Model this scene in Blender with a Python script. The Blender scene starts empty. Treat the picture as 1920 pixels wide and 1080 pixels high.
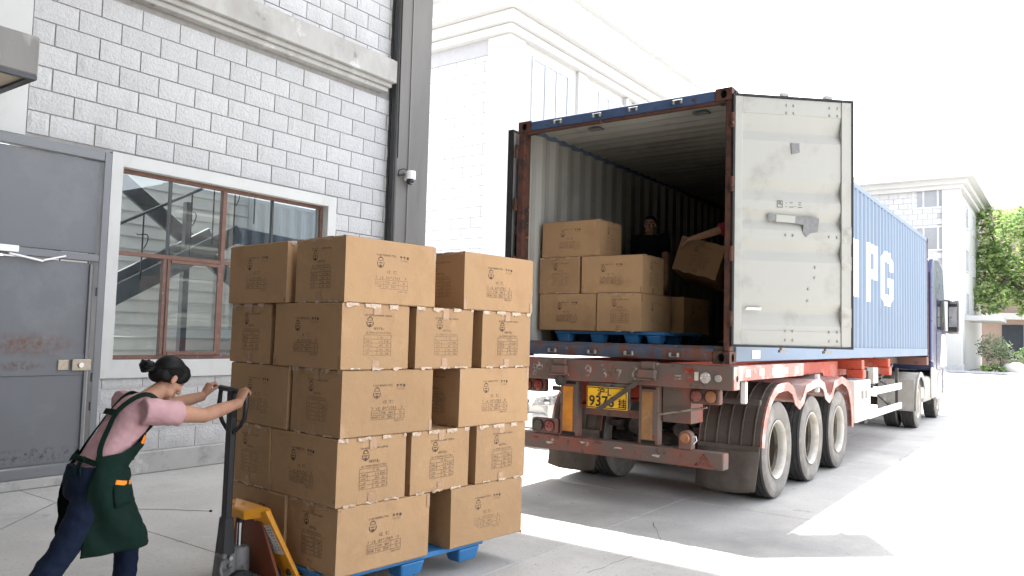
import bpy, bmesh, math, random
from mathutils import Vector, Matrix, Quaternion
random.seed(7)
PI = math.pi
scene = bpy.context.scene
COL = scene.collection

# ------------------------------------------------------------------ camera
cam_d = bpy.data.cameras.new('camera'); cam = bpy.data.objects.new('camera', cam_d); COL.objects.link(cam)
cam_d.sensor_width = 36.0; cam_d.lens = 1454.36 / 1920 * 36.0
cam_d.clip_start = 0.05; cam_d.clip_end = 2000
cam.matrix_world = Matrix(((0.811058, 0.013974, 0.584799, 4.9871), (0.58435, -0.065212, -0.808877, -6.949), (0.026833, 0.997774, -0.061057, 1.6523), (0, 0, 0, 1)))
scene.camera = cam

# ------------------------------------------------------------------ sky, sun, exposure
SUN_TRAVEL = Vector((0.134, -0.231, -1.0)).normalized()
world = bpy.data.worlds.new('World'); scene.world = world; world.use_nodes = True
wn = world.node_tree.nodes; wl = world.node_tree.links
sky = wn.new('ShaderNodeTexSky'); sky.sky_type = 'NISHITA'; sky.sun_disc = False
sky.sun_elevation = math.asin(-SUN_TRAVEL.z); sky.sun_rotation = math.atan2(-SUN_TRAVEL.x, -SUN_TRAVEL.y)
sky.air_density = 1.0; sky.dust_density = 2.0; sky.ozone_density = 1.0
hz = wn.new('ShaderNodeHueSaturation'); hz.inputs['Saturation'].default_value = 0.32
wl.new(sky.outputs[0], hz.inputs['Color']); wl.new(hz.outputs[0], wn['Background'].inputs[0]); wn['Background'].inputs[1].default_value = 0.15
sun_d = bpy.data.lights.new('sun', 'SUN'); sun = bpy.data.objects.new('sun', sun_d); COL.objects.link(sun)
sun_d.energy = 3.2; sun_d.angle = math.radians(0.6); sun_d.color = (1.0, 0.96, 0.9)
sun.location = (-10, 20, 60); sun.rotation_euler = SUN_TRAVEL.to_track_quat('-Z', 'Y').to_euler()
scene.view_settings.view_transform = 'Standard'; scene.view_settings.look = 'None'
scene.view_settings.gamma = 1.0; scene.view_settings.use_curve_mapping = False
scene.view_settings.exposure = 2.72
scene.render.engine = 'CYCLES'
scene.cycles.use_denoising = True
scene.cycles.max_bounces = 8; scene.cycles.diffuse_bounces = 5; scene.cycles.transparent_max_bounces = 12
scene.cycles.sample_clamp_indirect = 10.0

# ------------------------------------------------------------------ helpers
ORG = {}
class MB:
    def __init__(s): s.v = []; s.f = []; s.m = []
    def add(s, vs, fs, mi=0):
        o = len(s.v); s.v += [tuple(p) for p in vs]; s.f += [tuple(i + o for i in f) for f in fs]; s.m += [mi] * len(fs); return s
    def box(s, x0, x1, y0, y1, z0, z1, mi=0):
        return s.hexa([(x0,y0,z0),(x1,y0,z0),(x1,y1,z0),(x0,y1,z0),(x0,y0,z1),(x1,y0,z1),(x1,y1,z1),(x0,y1,z1)], mi)
    def hexa(s, p, mi=0):
        return s.add(p, [(0,3,2,1),(4,5,6,7),(0,1,5,4),(1,2,6,5),(2,3,7,6),(3,0,4,7)], mi)
    def obox(s, c, ax, ay, az, hx, hy, hz, mi=0):
        c = Vector(c); ax = Vector(ax).normalized()*hx; ay = Vector(ay).normalized()*hy; az = Vector(az).normalized()*hz
        return s.hexa([c-ax-ay-az, c+ax-ay-az, c+ax+ay-az, c-ax+ay-az, c-ax-ay+az, c+ax-ay+az, c+ax+ay+az, c-ax+ay+az], mi)
    def beam(s, a, b, w, h, up=(0,0,1), mi=0):
        a = Vector(a); b = Vector(b); d = (b-a); L = d.length; d.normalize(); u = Vector(up); sd = d.cross(u)
        if sd.length < 1e-4: sd = d.cross(Vector((1,0,0)))
        sd.normalize(); u = sd.cross(d)
        return s.obox((a+b)/2, d, sd, u, L/2, w/2, h/2, mi)
    def tube(s, pts, r, n=8, caps=True, mi=0, flat=None, ref=None):
        pts = [Vector(p) for p in pts]; N = len(pts)
        if not isinstance(r, (list, tuple)): r = [r]*N
        t = []
        for i in range(N):
            d = pts[min(i+1,N-1)] - pts[max(i-1,0)]; t.append(d.normalized() if d.length > 1e-9 else Vector((0,0,1)))
        a = Vector(ref) if ref else (Vector((0,0,1)) if abs(t[0].z) < .9 else Vector((1,0,0)))
        u = (a - t[0]*a.dot(t[0])).normalized(); vs = []
        for i in range(N):
            if i: u = (u - t[i]*u.dot(t[i])); u = u.normalized() if u.length > 1e-6 else Vector((1,0,0))
            w = t[i].cross(u)
            ra, rb = (r[i] if isinstance(r[i], (list,tuple)) else (r[i], r[i]))
            for k in range(n):
                an = 2*PI*k/n; vs.append(pts[i] + u*(math.cos(an)*ra) + w*(math.sin(an)*rb))
        fs = []
        for i in range(N-1):
            for k in range(n):
                k2 = (k+1) % n; fs.append((i*n+k, i*n+k2, (i+1)*n+k2, (i+1)*n+k))
        if caps: fs += [tuple(range(n))[::-1], tuple((N-1)*n+k for k in range(n))]
        return s.add(vs, fs, mi)
    def cyl(s, a, b, r, n=16, r2=None, mi=0, caps=True): return s.tube([a, b], [r, r if r2 is None else r2], n, caps, mi)
    def lathe(s, prof, c=(0,0,0), axis=(1,0,0), n=32, mi=0, closed=False):
        c = Vector(c); ax = Vector(axis).normalized(); a = Vector((0,0,1)) if abs(ax.z) < .9 else Vector((1,0,0))
        u = (a-ax*a.dot(ax)).normalized(); w = ax.cross(u); vs = []; P = len(prof)
        for (r, h) in prof:
            for k in range(n):
                an = 2*PI*k/n; vs.append(c + ax*h + u*(math.cos(an)*r) + w*(math.sin(an)*r))
        fs = []
        for i in range(P if closed else P-1):
            j = (i+1) % P
            for k in range(n):
                k2 = (k+1) % n; fs.append((i*n+k, i*n+k2, j*n+k2, j*n+k))
        return s.add(vs, fs, mi)
    def prism(s, poly, plane, d0, d1, mi=0):
        n = len(poly)
        def P(a, b, d): return {'yz': (d,a,b), 'xz': (a,d,b), 'xy': (a,b,d)}[plane]
        vs = [P(a,b,d0) for a,b in poly] + [P(a,b,d1) for a,b in poly]
        fs = [tuple(range(n)), tuple(range(2*n-1, n-1, -1))] + [(i, n+i, n+(i+1)%n, (i+1)%n) for i in range(n)]
        return s.add(vs, fs, mi)
    def sphere(s, c, rx, ry=None, rz=None, n=12, m=8, mi=0):
        ry = rx if ry is None else ry; rz = rx if rz is None else rz; vs = []; fs = []
        for i in range(m+1):
            th = PI*i/m
            for k in range(n):
                a = 2*PI*k/n; vs.append((c[0]+rx*math.sin(th)*math.cos(a), c[1]+ry*math.sin(th)*math.sin(a), c[2]+rz*math.cos(th)))
        for i in range(m):
            for k in range(n):
                k2 = (k+1) % n; fs.append((i*n+k, (i+1)*n+k, (i+1)*n+k2, i*n+k2))
        return s.add(vs, fs, mi)
    def tf(s, M): s.v = [tuple(M @ Vector(p)) for p in s.v]; return s
    def merge(s, o, M=None, mi=None):
        vs = [M @ Vector(p) for p in o.v] if M else o.v; k = len(s.v)
        s.v += [tuple(p) for p in vs]; s.f += [tuple(i+k for i in f) for f in o.f]; s.m += (o.m if mi is None else [mi]*len(o.f)); return s
    def mesh(s, name, mats, off=(0,0,0), smooth=False, fix=True):
        me = bpy.data.meshes.new(name); o = off
        me.from_pydata([(p[0]-o[0], p[1]-o[1], p[2]-o[2]) for p in s.v], [], s.f)
        for m in (mats if isinstance(mats, (list, tuple)) else [mats]): me.materials.append(m)
        me.polygons.foreach_set('material_index', s.m)
        me.update()
        if fix:
            bm = bmesh.new(); bm.from_mesh(me); bmesh.ops.recalc_face_normals(bm, faces=bm.faces); bm.to_mesh(me); bm.free()
        if smooth: me.polygons.foreach_set('use_smooth', [True]*len(me.polygons))
        return me

def root_of(o):
    while o.parent: o = o.parent
    return o
def tag(o, label=None, cat=None, group=None, kind=None):
    if label: o['label'] = label
    if cat: o['category'] = cat
    if group: o['group'] = group
    if kind: o['kind'] = kind
    return o
def thing(name, loc, label, cat, group=None, rz=0.0):
    o = bpy.data.objects.new(name, None); COL.objects.link(o); o.location = loc; o.rotation_euler = (0, 0, rz)
    o.empty_display_size = 0.2; ORG[o] = tuple(loc); return tag(o, label, cat, group)
def put(name, me, parent=None, loc=None):
    o = bpy.data.objects.new(name, me); COL.objects.link(o)
    if parent: o.parent = parent
    if loc is not None: o.location = loc
    return o
def add(name, mb, mat, parent=None, smooth=False, bevel=0.0, seg=1, local=False, fix=True):
    """One mesh object from world coordinates; under a root Empty the mesh is stored relative to it."""
    off = (0, 0, 0)
    if parent and not local:
        r = root_of(parent); off = ORG.get(r, (0, 0, 0))
    me = mb.mesh(name, mat, off, smooth, fix)
    o = put(name, me, parent)
    if bevel:
        b = o.modifiers.new('bevel', 'BEVEL'); b.width = bevel; b.segments = seg; b.limit_method = 'ANGLE'; b.angle_limit = math.radians(40)
        if seg > 1: b.harden_normals = False
    if smooth:
        try: me.set_sharp_from_angle(angle=math.radians(38))
        except Exception: pass
    return o
def copy_tree(o, parent=None):
    c = o.copy(); COL.objects.link(c); c.parent = parent
    for ch in o.children: copy_tree(ch, c)
    return c

# ------------------------------------------------------------------ materials
def lin(h):
    h = h.lstrip('#'); c = [int(h[i:i+2], 16)/255 for i in (0, 2, 4)]
    return tuple(x/12.92 if x <= .04045 else ((x+.055)/1.055)**2.4 for x in c)
def pm(name, col, rough=.6, metal=0.0, var=.12, vs=6.0, bump=0.0, bs=60.0, bd=.004, dirts=(), rnd=0.0, spec=.4, stretch=None, rvar=.12, coat=0.0, trans=0.0, sub=0.0):
    """Procedural surface: base colour with slow and fine variation, up to a few dirt / wear layers
    (colour, low, high, scale[, stretch]) laid over it by noise thresholds, fine bump."""
    m = bpy.data.materials.new(name); m.use_nodes = True; nt = m.node_tree; N = nt.nodes; L = nt.links
    b = N['Principled BSDF']; geo = N.new('ShaderNodeNewGeometry')
    def vec(st):
        if not st: return geo.outputs['Position']
        mp = N.new('ShaderNodeMapping'); mp.inputs['Scale'].default_value = st; L.new(geo.outputs['Position'], mp.inputs[0]); return mp.outputs[0]
    def noise(sc, det=4.0, st=None, ro=.55):
        n = N.new('ShaderNodeTexNoise'); n.inputs['Scale'].default_value = sc; n.inputs['Detail'].default_value = det; n.inputs['Roughness'].default_value = ro
        L.new(vec(st), n.inputs['Vector']); return n.outputs['Fac']
    def mr(src, a, b_, c, d):
        x = N.new('ShaderNodeMapRange'); L.new(src, x.inputs[0])
        for i, q in zip((1,2,3,4), (a,b_,c,d)): x.inputs[i].default_value = q
        return x.outputs[0]
    n1 = noise(vs, 5.0, stretch)
    hv = N.new('ShaderNodeHueSaturation'); hv.inputs['Color'].default_value = (*col, 1)
    val = mr(n1, .3, .7, 1-var, 1+var)
    if rnd:
        oi = N.new('ShaderNodeObjectInfo'); rr = mr(oi.outputs['Random'], 0, 1, 1-rnd, 1+rnd)
        mu = N.new('ShaderNodeMath'); mu.operation = 'MULTIPLY'; L.new(val, mu.inputs[0]); L.new(rr, mu.inputs[1]); val = mu.outputs[0]
    L.new(val, hv.inputs['Value']); c = hv.outputs[0]
    rsrc = mr(n1, .3, .7, max(.02, rough-rvar), min(1, rough+rvar))
    for d in dirts:
        dc, lo, hi, sc = d[:4]; st = d[4] if len(d) > 4 else None; dr = d[5] if len(d) > 5 else .85
        f = mr(noise(sc, 6.0, st, .65), lo, hi, 0, 1)
        mx = N.new('ShaderNodeMix'); mx.data_type = 'RGBA'; L.new(f, mx.inputs[0]); L.new(c, mx.inputs[6]); mx.inputs[7].default_value = (*dc, 1); c = mx.outputs[2]
        mf = N.new('ShaderNodeMix'); L.new(f, mf.inputs[0]); L.new(rsrc, mf.inputs[2]); mf.inputs[3].default_value = dr; rsrc = mf.outputs[0]
    L.new(c, b.inputs['Base Color']); L.new(rsrc, b.inputs['Roughness'])
    b.inputs['Metallic'].default_value = metal; b.inputs['Specular IOR Level'].default_value = spec
    if coat: b.inputs['Coat Weight'].default_value = coat; b.inputs['Coat Roughness'].default_value = .1
    if sub: b.inputs['Subsurface Weight'].default_value = sub; b.inputs['Subsurface Radius'].default_value = (.02, .008, .004); b.inputs['Subsurface Scale'].default_value = .5
    if bump:
        bp = N.new('ShaderNodeBump'); bp.inputs['Strength'].default_value = bump; bp.inputs['Distance'].default_value = bd
        L.new(noise(bs, 6.0, None, .6), bp.inputs['Height']); L.new(bp.outputs[0], b.inputs['Normal'])
    return m
def glass_mat(name, tint=(.9,.95,.95), refl=1.0, rough=0.0):
    m = bpy.data.materials.new(name); m.use_nodes = True; nt = m.node_tree; N = nt.nodes; L = nt.links
    N.remove(N['Principled BSDF']); t = N.new('ShaderNodeBsdfTransparent'); t.inputs[0].default_value = (*tint, 1)
    g = N.new('ShaderNodeBsdfGlossy'); g.inputs['Roughness'].default_value = rough
    fr = N.new('ShaderNodeFresnel'); fr.inputs[0].default_value = 1.52
    mu = N.new('ShaderNodeMath'); mu.operation = 'MULTIPLY'; mu.inputs[1].default_value = refl; mu.use_clamp = True; L.new(fr.outputs[0], mu.inputs[0])
    mx = N.new('ShaderNodeMixShader'); L.new(mu.outputs[0], mx.inputs[0]); L.new(t.outputs[0], mx.inputs[1]); L.new(g.outputs[0], mx.inputs[2])
    L.new(mx.outputs[0], N['Material Output'].inputs[0]); return m
_font_cache = {}
def text_mb(txt, size, bold=False, align='LEFT'):
    """Flat glyph outlines of a string as an MB in the xy plane (baseline at y=0)."""
    key = (txt, size, align)
    if key in _font_cache: return _font_cache[key]
    cu = bpy.data.curves.new('glyphs', 'FONT'); cu.body = txt; cu.size = size; cu.resolution_u = 3; cu.align_x = align
    if bold: cu.offset = size*.018
    ob = bpy.data.objects.new('glyphs', cu); COL.objects.link(ob)
    dg = bpy.context.evaluated_depsgraph_get(); me = ob.evaluated_get(dg).to_mesh()
    mb = MB().add([tuple(v.co) for v in me.vertices], [tuple(p.vertices) for p in me.polygons])
    ob.evaluated_get(dg).to_mesh_clear(); bpy.data.objects.remove(ob); bpy.data.curves.remove(cu)
    _font_cache[key] = mb; return mb
def frame_M(o, ax, ay, az):
    ax = Vector(ax).normalized(); ay = Vector(ay).normalized(); az = Vector(az).normalized(); o = Vector(o)
    return Matrix(((ax.x, ay.x, az.x, o.x), (ax.y, ay.y, az.y, o.y), (ax.z, ay.z, az.z, o.z), (0,0,0,1)))

DUST = (.36, .32, .27); RUST = (.11, .035, .015); GRIME = (.05, .042, .035)
M = {}
def add_spot(m, c, r, col, lo, hi, sc):
    """a localised stain: an ellipsoid region broken up by noise"""
    nt = m.node_tree; N = nt.nodes; L = nt.links; b = N['Principled BSDF']; old = b.inputs['Base Color'].links[0].from_socket
    g = N.new('ShaderNodeNewGeometry'); mp = N.new('ShaderNodeMapping'); mp.vector_type = 'TEXTURE'; mp.inputs['Location'].default_value = c; mp.inputs['Scale'].default_value = r; L.new(g.outputs['Position'], mp.inputs[0])
    ln = N.new('ShaderNodeVectorMath'); ln.operation = 'LENGTH'; L.new(mp.outputs[0], ln.inputs[0])
    a = N.new('ShaderNodeMapRange'); a.inputs[1].default_value = 1.0; a.inputs[2].default_value = .2; L.new(ln.outputs['Value'], a.inputs[0])
    n = N.new('ShaderNodeTexNoise'); n.inputs['Scale'].default_value = sc; n.inputs['Detail'].default_value = 8; n.inputs['Roughness'].default_value = .7; L.new(g.outputs['Position'], n.inputs['Vector'])
    f = N.new('ShaderNodeMapRange'); f.inputs[1].default_value = lo; f.inputs[2].default_value = hi; L.new(n.outputs['Fac'], f.inputs[0])
    mu = N.new('ShaderNodeMath'); mu.operation = 'MULTIPLY'; L.new(a.outputs[0], mu.inputs[0]); L.new(f.outputs[0], mu.inputs[1])
    mx = N.new('ShaderNodeMix'); mx.data_type = 'RGBA'; L.new(mu.outputs[0], mx.inputs[0]); L.new(old, mx.inputs[6]); mx.inputs[7].default_value = (*col, 1); L.new(mx.outputs[2], b.inputs['Base Color'])
M['concrete'] = pm('yard concrete', (.40,.388,.365), .85, var=.13, vs=.9, bump=.25, bs=45, bd=.006, rnd=.05, spec=.25,
    dirts=[((.27,.26,.245), .5, .75, .5), ((.47,.46,.44), .56, .8, 1.6), ((.2,.19,.175), .64, .76, 3.0), ((.15,.14,.13), .70, .76, 9.0), ((.26,.25,.235), .55, .7, 38.0)])
M['joint'] = pm('joint filler', (.15,.145,.135), .95, var=.2)
M['block'] = pm('rock faced block', (.455,.45,.447), .9, var=.05, vs=30, bump=.75, bs=34, bd=.022, rnd=.05, spec=.2, dirts=[((.37,.36,.345), .54, .8, 1.1, (1,1,.4)), ((.30,.285,.265), .66, .78, 2.6, (2,2,.25))])
M['mortar_dark'] = pm('grey joint', (.27,.26,.25), .95, var=.15, vs=12)
M['mortar_light'] = pm('pale joint', (.6,.59,.57), .95, var=.1, vs=12)
M['plaster'] = pm('painted plaster', (.5,.5,.485), .8, var=.05, vs=2, bump=.12, bs=30, spec=.25, dirts=[((.42,.41,.385), .52, .75, 3.0, (1,1,.35)), ((.31,.29,.26), .66, .74, 9.0)])
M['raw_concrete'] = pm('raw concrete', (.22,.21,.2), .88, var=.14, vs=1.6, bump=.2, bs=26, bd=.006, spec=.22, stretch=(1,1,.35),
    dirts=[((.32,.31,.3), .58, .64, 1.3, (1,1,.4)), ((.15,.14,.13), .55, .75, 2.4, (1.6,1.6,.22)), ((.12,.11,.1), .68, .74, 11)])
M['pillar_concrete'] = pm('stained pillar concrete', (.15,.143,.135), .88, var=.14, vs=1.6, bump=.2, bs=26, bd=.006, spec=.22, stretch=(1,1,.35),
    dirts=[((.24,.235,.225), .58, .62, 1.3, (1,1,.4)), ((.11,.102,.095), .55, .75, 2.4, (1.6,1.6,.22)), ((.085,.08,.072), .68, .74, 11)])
M['band_concrete'] = pm('weathered band', (.37,.36,.34), .86, var=.1, vs=1.5, bump=.15, bs=26, spec=.22, dirts=[((.27,.255,.235), .46, .7, 1.7, (1,1,.5)), ((.18,.17,.155), .62, .74, 4), ((.47,.46,.44), .6, .68, 3)])
M['plinth'] = pm('cement plinth', (.4,.39,.37), .9, var=.12, vs=2, bump=.25, bs=24, dirts=[((.2,.19,.175), .52, .72, 3.2), ((.52,.51,.49), .6, .7, 5)])
M['door_paint'] = pm('grey blue door paint', (.135,.14,.15), .52, var=.08, vs=1.6, bump=.05, bs=18, spec=.4, dirts=[((.185,.188,.195), .55, .72, 1.3), ((.07,.07,.075), .69, .73, 26)])
M['door_frame'] = pm('grey door frame paint', (.165,.17,.18), .5, var=.08, vs=2, dirts=[((.12,.11,.1), .66, .72, 18)])
add_spot(M['door_paint'], (-3.44,-3.5,1.43), (1,.55,.14), (.13,.06,.035), .38, .6, 16)
add_spot(M['door_paint'], (-3.44,-3.55,1.22), (1,.25,.06), (.10,.05,.03), .42, .6, 20)
add_spot(M['door_paint'], (-3.44,-3.4,.33), (1,.7,.09), (.06,.05,.045), .5, .58, 24)
M['window_steel'] = pm('red brown window steel', (.15,.075,.055), .6, var=.2, vs=10, dirts=[((.3,.27,.25), .6, .72, 22)])
M['dark_steel'] = pm('dark steel', (.045,.047,.05), .5, var=.2, vs=6, spec=.4)
M['stair_steel'] = pm('grey stair steel', (.13,.135,.15), .5, var=.12, vs=4)
M['steel'] = pm('bare steel', (.5,.5,.5), .35, 1.0, var=.15, vs=10)
M['brass'] = pm('worn lock plate', (.36,.31,.25), .45, .7, var=.2, vs=30)
M['white_plastic'] = pm('white plastic', (.78,.78,.77), .4, var=.03)
M['black_plastic'] = pm('black plastic', (.018,.018,.02), .35, var=.15)
M['black_rubber'] = pm('black rubber', (.022,.022,.023), .8, var=.2, vs=20)
M['dome'] = pm('smoked dome', (.015,.015,.02), .06, var=.1, spec=.6)
M['glass'] = glass_mat('window glass', (.86,.9,.9), 1.5)
M['beige_soffit'] = pm('beige soffit', (.5,.42,.33), .8, var=.05)
M['siding'] = pm('white siding', (.62,.62,.61), .7, var=.04)
# ================================================================== GROUND
g = tag(add('ground', MB().box(-300, 300, -120, 480, -.5, -.03), M['concrete']), 'pale grey concrete yard', None, None, 'structure')
ORG[g] = (0, 0, 0)
jm = add('joint_bed', MB().box(-7.5, 26, -16.5, 51, -.029, -.012), M['joint'], g)
sx = [-6.34 + 4.01*i for i in range(9)]; sy = [-16.08 + 4.2*i for i in range(17)]
slab_me = MB()
for i in range(8):
    for j in range(16):
        x0, x1, y0, y1 = sx[i]+.0035, sx[i+1]-.0035, sy[j]+.0035, sy[j+1]-.0035
        b = MB(); c = .004
        # slab with a worn arris
        lo = [(x0,y0,-.028),(x1,y0,-.028),(x1,y1,-.028),(x0,y1,-.028)]; mid = [(x0,y0,-c),(x1,y0,-c),(x1,y1,-c),(x0,y1,-c)]
        top = [(x0+c,y0+c,0),(x1-c,y0+c,0),(x1-c,y1-c,0),(x0+c,y1-c,0)]
        b.add(lo+mid+top, [(0,1,5,4),(1,2,6,5),(2,3,7,6),(3,0,4,7),(4,5,9,8),(5,6,10,9),(6,7,11,10),(7,4,8,11),(8,9,10,11),(3,2,1,0)])
        add('slab', b, M['concrete'], g)
# hairline cracks that wander across the slabs
M['crack'] = pm('dark crack', (.06,.056,.05), .95, var=.3, vs=30)
def crack(pts, w=.003, z=.002, jit=.03):
    out = []
    for (a, b) in zip(pts[:-1], pts[1:]):
        n = max(2, int(math.hypot(b[0]-a[0], b[1]-a[1])/.08))
        for k in range(n): t = k/n; out.append((a[0]+(b[0]-a[0])*t+random.uniform(-jit,jit)*.5, a[1]+(b[1]-a[1])*t+random.uniform(-jit,jit)*.5))
    out.append(pts[-1]); mb = MB(); vs = []; fs = []
    for k, p in enumerate(out):
        ww = w*random.uniform(.3, 1.1); q = out[min(k+1, len(out)-1)]; r = out[max(k-1, 0)]
        d = Vector((q[0]-r[0], q[1]-r[1], 0)).normalized(); s = Vector((-d.y, d.x, 0))*ww
        vs += [(p[0]+s.x, p[1]+s.y, z), (p[0]-s.x, p[1]-s.y, z)]
        if k: fs.append((2*k-2, 2*k-1, 2*k+1, 2*k))
    return mb.add(vs, fs)
for pts in ([(.2,1.0),(.9,.75),(1.6,.7)], [(1.9,-.4),(2.3,-1.1),(2.2,-2.1)], [(3.1,4.6),(2.9,5.9),(3.3,7.5)], [(2.4,8.6),(3.6,8.9),(5.0,8.7)]):
    add('crack', crack(pts), M['crack'], g, fix=False)

# ================================================================== WORKSHOP BUILDING (left)
WX = -3.46
shop = thing('workshop_building', (WX, -1.0, 0), 'workshop wall of pale rock-faced blocks with window and grey steel door at left', 'building')
# openings: window glass y -2.64..0.26 z 1.27..3.39 ; door y -4.4..-2.80 z .12..3.5
add('wall', MB().box(WX-.26, WX-.02, -13.3, -4.4, 0, 13).box(WX-.26, WX-.02, -4.4, -2.80, 3.5, 13).box(WX-.26, WX-.02, -2.80, 1.41, 3.42, 13)
    .box(WX-.26, WX-.02, -2.80, -2.66, 1.2, 3.42).box(WX-.26, WX-.02, .28, 1.41, 1.2, 3.42), M['mortar_dark'], shop)
add('lower_wall', MB().box(WX-.26, WX-.02, -2.80, 1.41, 0, 1.2), M['mortar_light'], shop)
BH, BL, GAP = .236, .453, .014
blk = MB()
def block_mesh(L, H, seed):
    rnd = random.Random(seed); nx, nz = 6, 3; mb = MB(); vs = []; fs = []
    for j in range(nz+1):
        for i in range(nx+1):
            e = (i in (0, nx)) or (j in (0, nz)); vs.append((0 if not e else -.008, -L/2+L*i/nx, -H/2+H*j/nz) if e else (rnd.uniform(-.001,.004), -L/2+L*i/nx, -H/2+H*j/nz))
    for j in range(nz):
        for i in range(nx): a = j*(nx+1)+i; fs.append((a, a+1, a+nx+2, a+nx+1))
    mb.add(vs, fs)
    k = len(mb.v); c = [(-.04,-L/2,-H/2),(-.04,L/2,-H/2),(-.04,L/2,H/2),(-.04,-L/2,H/2),(-.008,-L/2,-H/2),(-.008,L/2,-H/2),(-.008,L/2,H/2),(-.008,-L/2,H/2)]
    mb.add(c, [(0,1,5,4),(1,2,6,5),(2,3,7,6),(3,0,4,7)])
    return mb
blocks = {}
def put_block(y0, y1, z0, z1):
    L = round(y1-y0-GAP, 3); H = round(z1-z0-GAP, 3)
    if L < .03 or H < .03: return
    key = (L, H, random.randint(0, 3))
    if key not in blocks: blocks[key] = block_mesh(L, H, hash(key) & 999).mesh('block', M['block'], fix=True)
    put('block', blocks[key], shop, (random.uniform(-.002,.003), (y0+y1)/2+1.0, (z0+z1)/2))
holes = [(-2.78, .41, 1.07, 3.535), (-4.6, -2.775, 0, 3.51), (-9, 9, 5.24, 5.82)]
ncourse = 0
for k in range(-14, 16):
    z0 = 3.55 + BH*k; z1 = z0 + BH; odd = (k % 2)
    off = -3.178 + (0 if odd else BL/2)
    off -= 3*BL
    for n in range(0, 16):
        y0, y1 = off+n*BL, off+(n+1)*BL; y0 = max(y0, -3.62); y1 = min(y1, 1.405)
        if y1-y0 < .04: continue
        segs = [(y0, y1, z0, z1)]
        for (ha, hb, hc, hd) in holes:
            new = []
            for (a, b, c, d) in segs:
                if b <= ha+.001 or a >= hb-.001 or d <= hc+.001 or c >= hd-.001: new.append((a,b,c,d)); continue
                if a < ha-.03: new.append((a, ha, c, d))
                if b > hb+.03: new.append((hb, b, c, d))
                aa, bb = max(a, ha), min(b, hb)
                if bb-aa > .03:
                    if c < hc-.03: new.append((aa, bb, c, hc))
                    if d > hd+.03: new.append((aa, bb, hd, d))
            segs = new
        for s in segs: put_block(*s)
add('plinth', MB().box(WX-.02, WX+.035, -2.80, 1.41, 0, .246), M['plinth'], shop, bevel=.012)
add('door_step', MB().box(WX-.3, WX+.05, -5.6, -2.79, 0, .105), M['plinth'], shop, bevel=.012)
# smooth concrete column left of the blocks, above the door
add('column', MB().box(WX-.02, WX+.012, -4.6, -3.63, 3.515, 9), M['plaster'], shop)
# floor band with a stepped moulding below it
band = MB().box(WX-.02, WX+.24, -16, 1.30, 5.40, 5.735)
band.box(WX-.02, WX+.17, -16, 1.27, 5.335, 5.40).box(WX-.02, WX+.12, -16, 1.24, 5.27, 5.335).box(WX-.02, WX+.20, -16, 1.285, 5.735, 5.76)
add('band', band, M['band_concrete'], shop, bevel=.008)
# pillar at the end of the wall
PX = -3.285
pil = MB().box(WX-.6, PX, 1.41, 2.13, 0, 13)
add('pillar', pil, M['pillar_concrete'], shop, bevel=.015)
add('dark_strip', MB().box(PX-.1, PX-.03, 1.385, 1.409, .1, 9.5).box(PX-.17,PX-.14,1.39,1.409,.1,9.5), M['dark_steel'], shop)  # dark strips up the near side of the pillar
add('cable', MB().tube([(PX+.008, 1.425, 9), (PX+.008, 1.42, 6.4), (PX+.006, 1.43, 4.3)], .009, 6), M['black_rubber'], shop)
add('conduit', MB().tube([(PX+.012, 1.66, 9), (PX+.012, 1.67, .4)], .009, 6), M['raw_concrete'], shop)
# awning over the door
aw = MB().box(WX-.02, -2.5, -8, -3.93, 3.86, 4.215)
a_o = add('awning', aw, M['raw_concrete'], shop, bevel=.012)
add('soffit', MB().box(WX+.02, -2.56, -7.9, -4.0, 3.845, 3.858), M['beige_soffit'], a_o)
add('drip_edge', MB().box(-2.56, -2.505, -8, -3.935, 3.82, 3.859).box(WX, -2.56, -4.0, -3.935, 3.82, 3.859), M['dark_steel'], a_o)
# canopy high over the loading place (its front edge draws the shade line in the yard)
CZ = 13.0; CY = -1.47 + .231*CZ
can = add('canopy', MB().box(WX-.3, 9.0, -13.3, CY, CZ, CZ+.35), M['plaster'], shop)
add('canopy_beam', MB().box(WX-.3, 9.0, CY-.45, CY-.1, CZ-.4, CZ-.003).box(WX-.3, 9.0, -8.4, -8.05, CZ-.4, CZ-.003), M['raw_concrete'], can)
# unseen walls added behind and beside the viewpoint to cut the light from there
add('light_block_wall', MB().box(WX-.26, 9.0, -13.3, -13.0, 0, CZ-.003), M['raw_concrete'], shop)
add('light_block_side_wall', MB().box(8.7, 9.0, -13.0, -7.4, 0, CZ-.401), M['raw_concrete'], shop)
# window: white surround, steel frame, mullions, panes
gy0, gy1, gz0, gz1 = -2.64, .26, 1.27, 3.39
oy0, oy1, oz0, oz1 = -2.765, .405, 1.075, 3.53
sur = MB()
for (a,b,c,d) in ((oy0,oy1,gz1,oz1),(oy0,oy1,oz0,gz0),(oy0,gy0,gz0,gz1),(gy1,oy1,gz0,gz1)): sur.box(WX-.2, WX+.03, a, b, c, d)
add('window_surround', sur, M['plaster'], shop)
fx0, fx1 = WX-.13, WX-.08
wf = MB().box(fx0, fx1, gy0, gy1, gz1-.045, gz1).box(fx0, fx1, gy0, gy1, gz0, gz0+.05).box(fx0, fx1, gy0, gy0+.03, gz0+.05, gz1-.045).box(fx0, fx1, gy1-.04, gy1, gz0+.05, gz1-.045)
win = add('window', wf, M['window_steel'], shop, bevel=.004)
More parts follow.
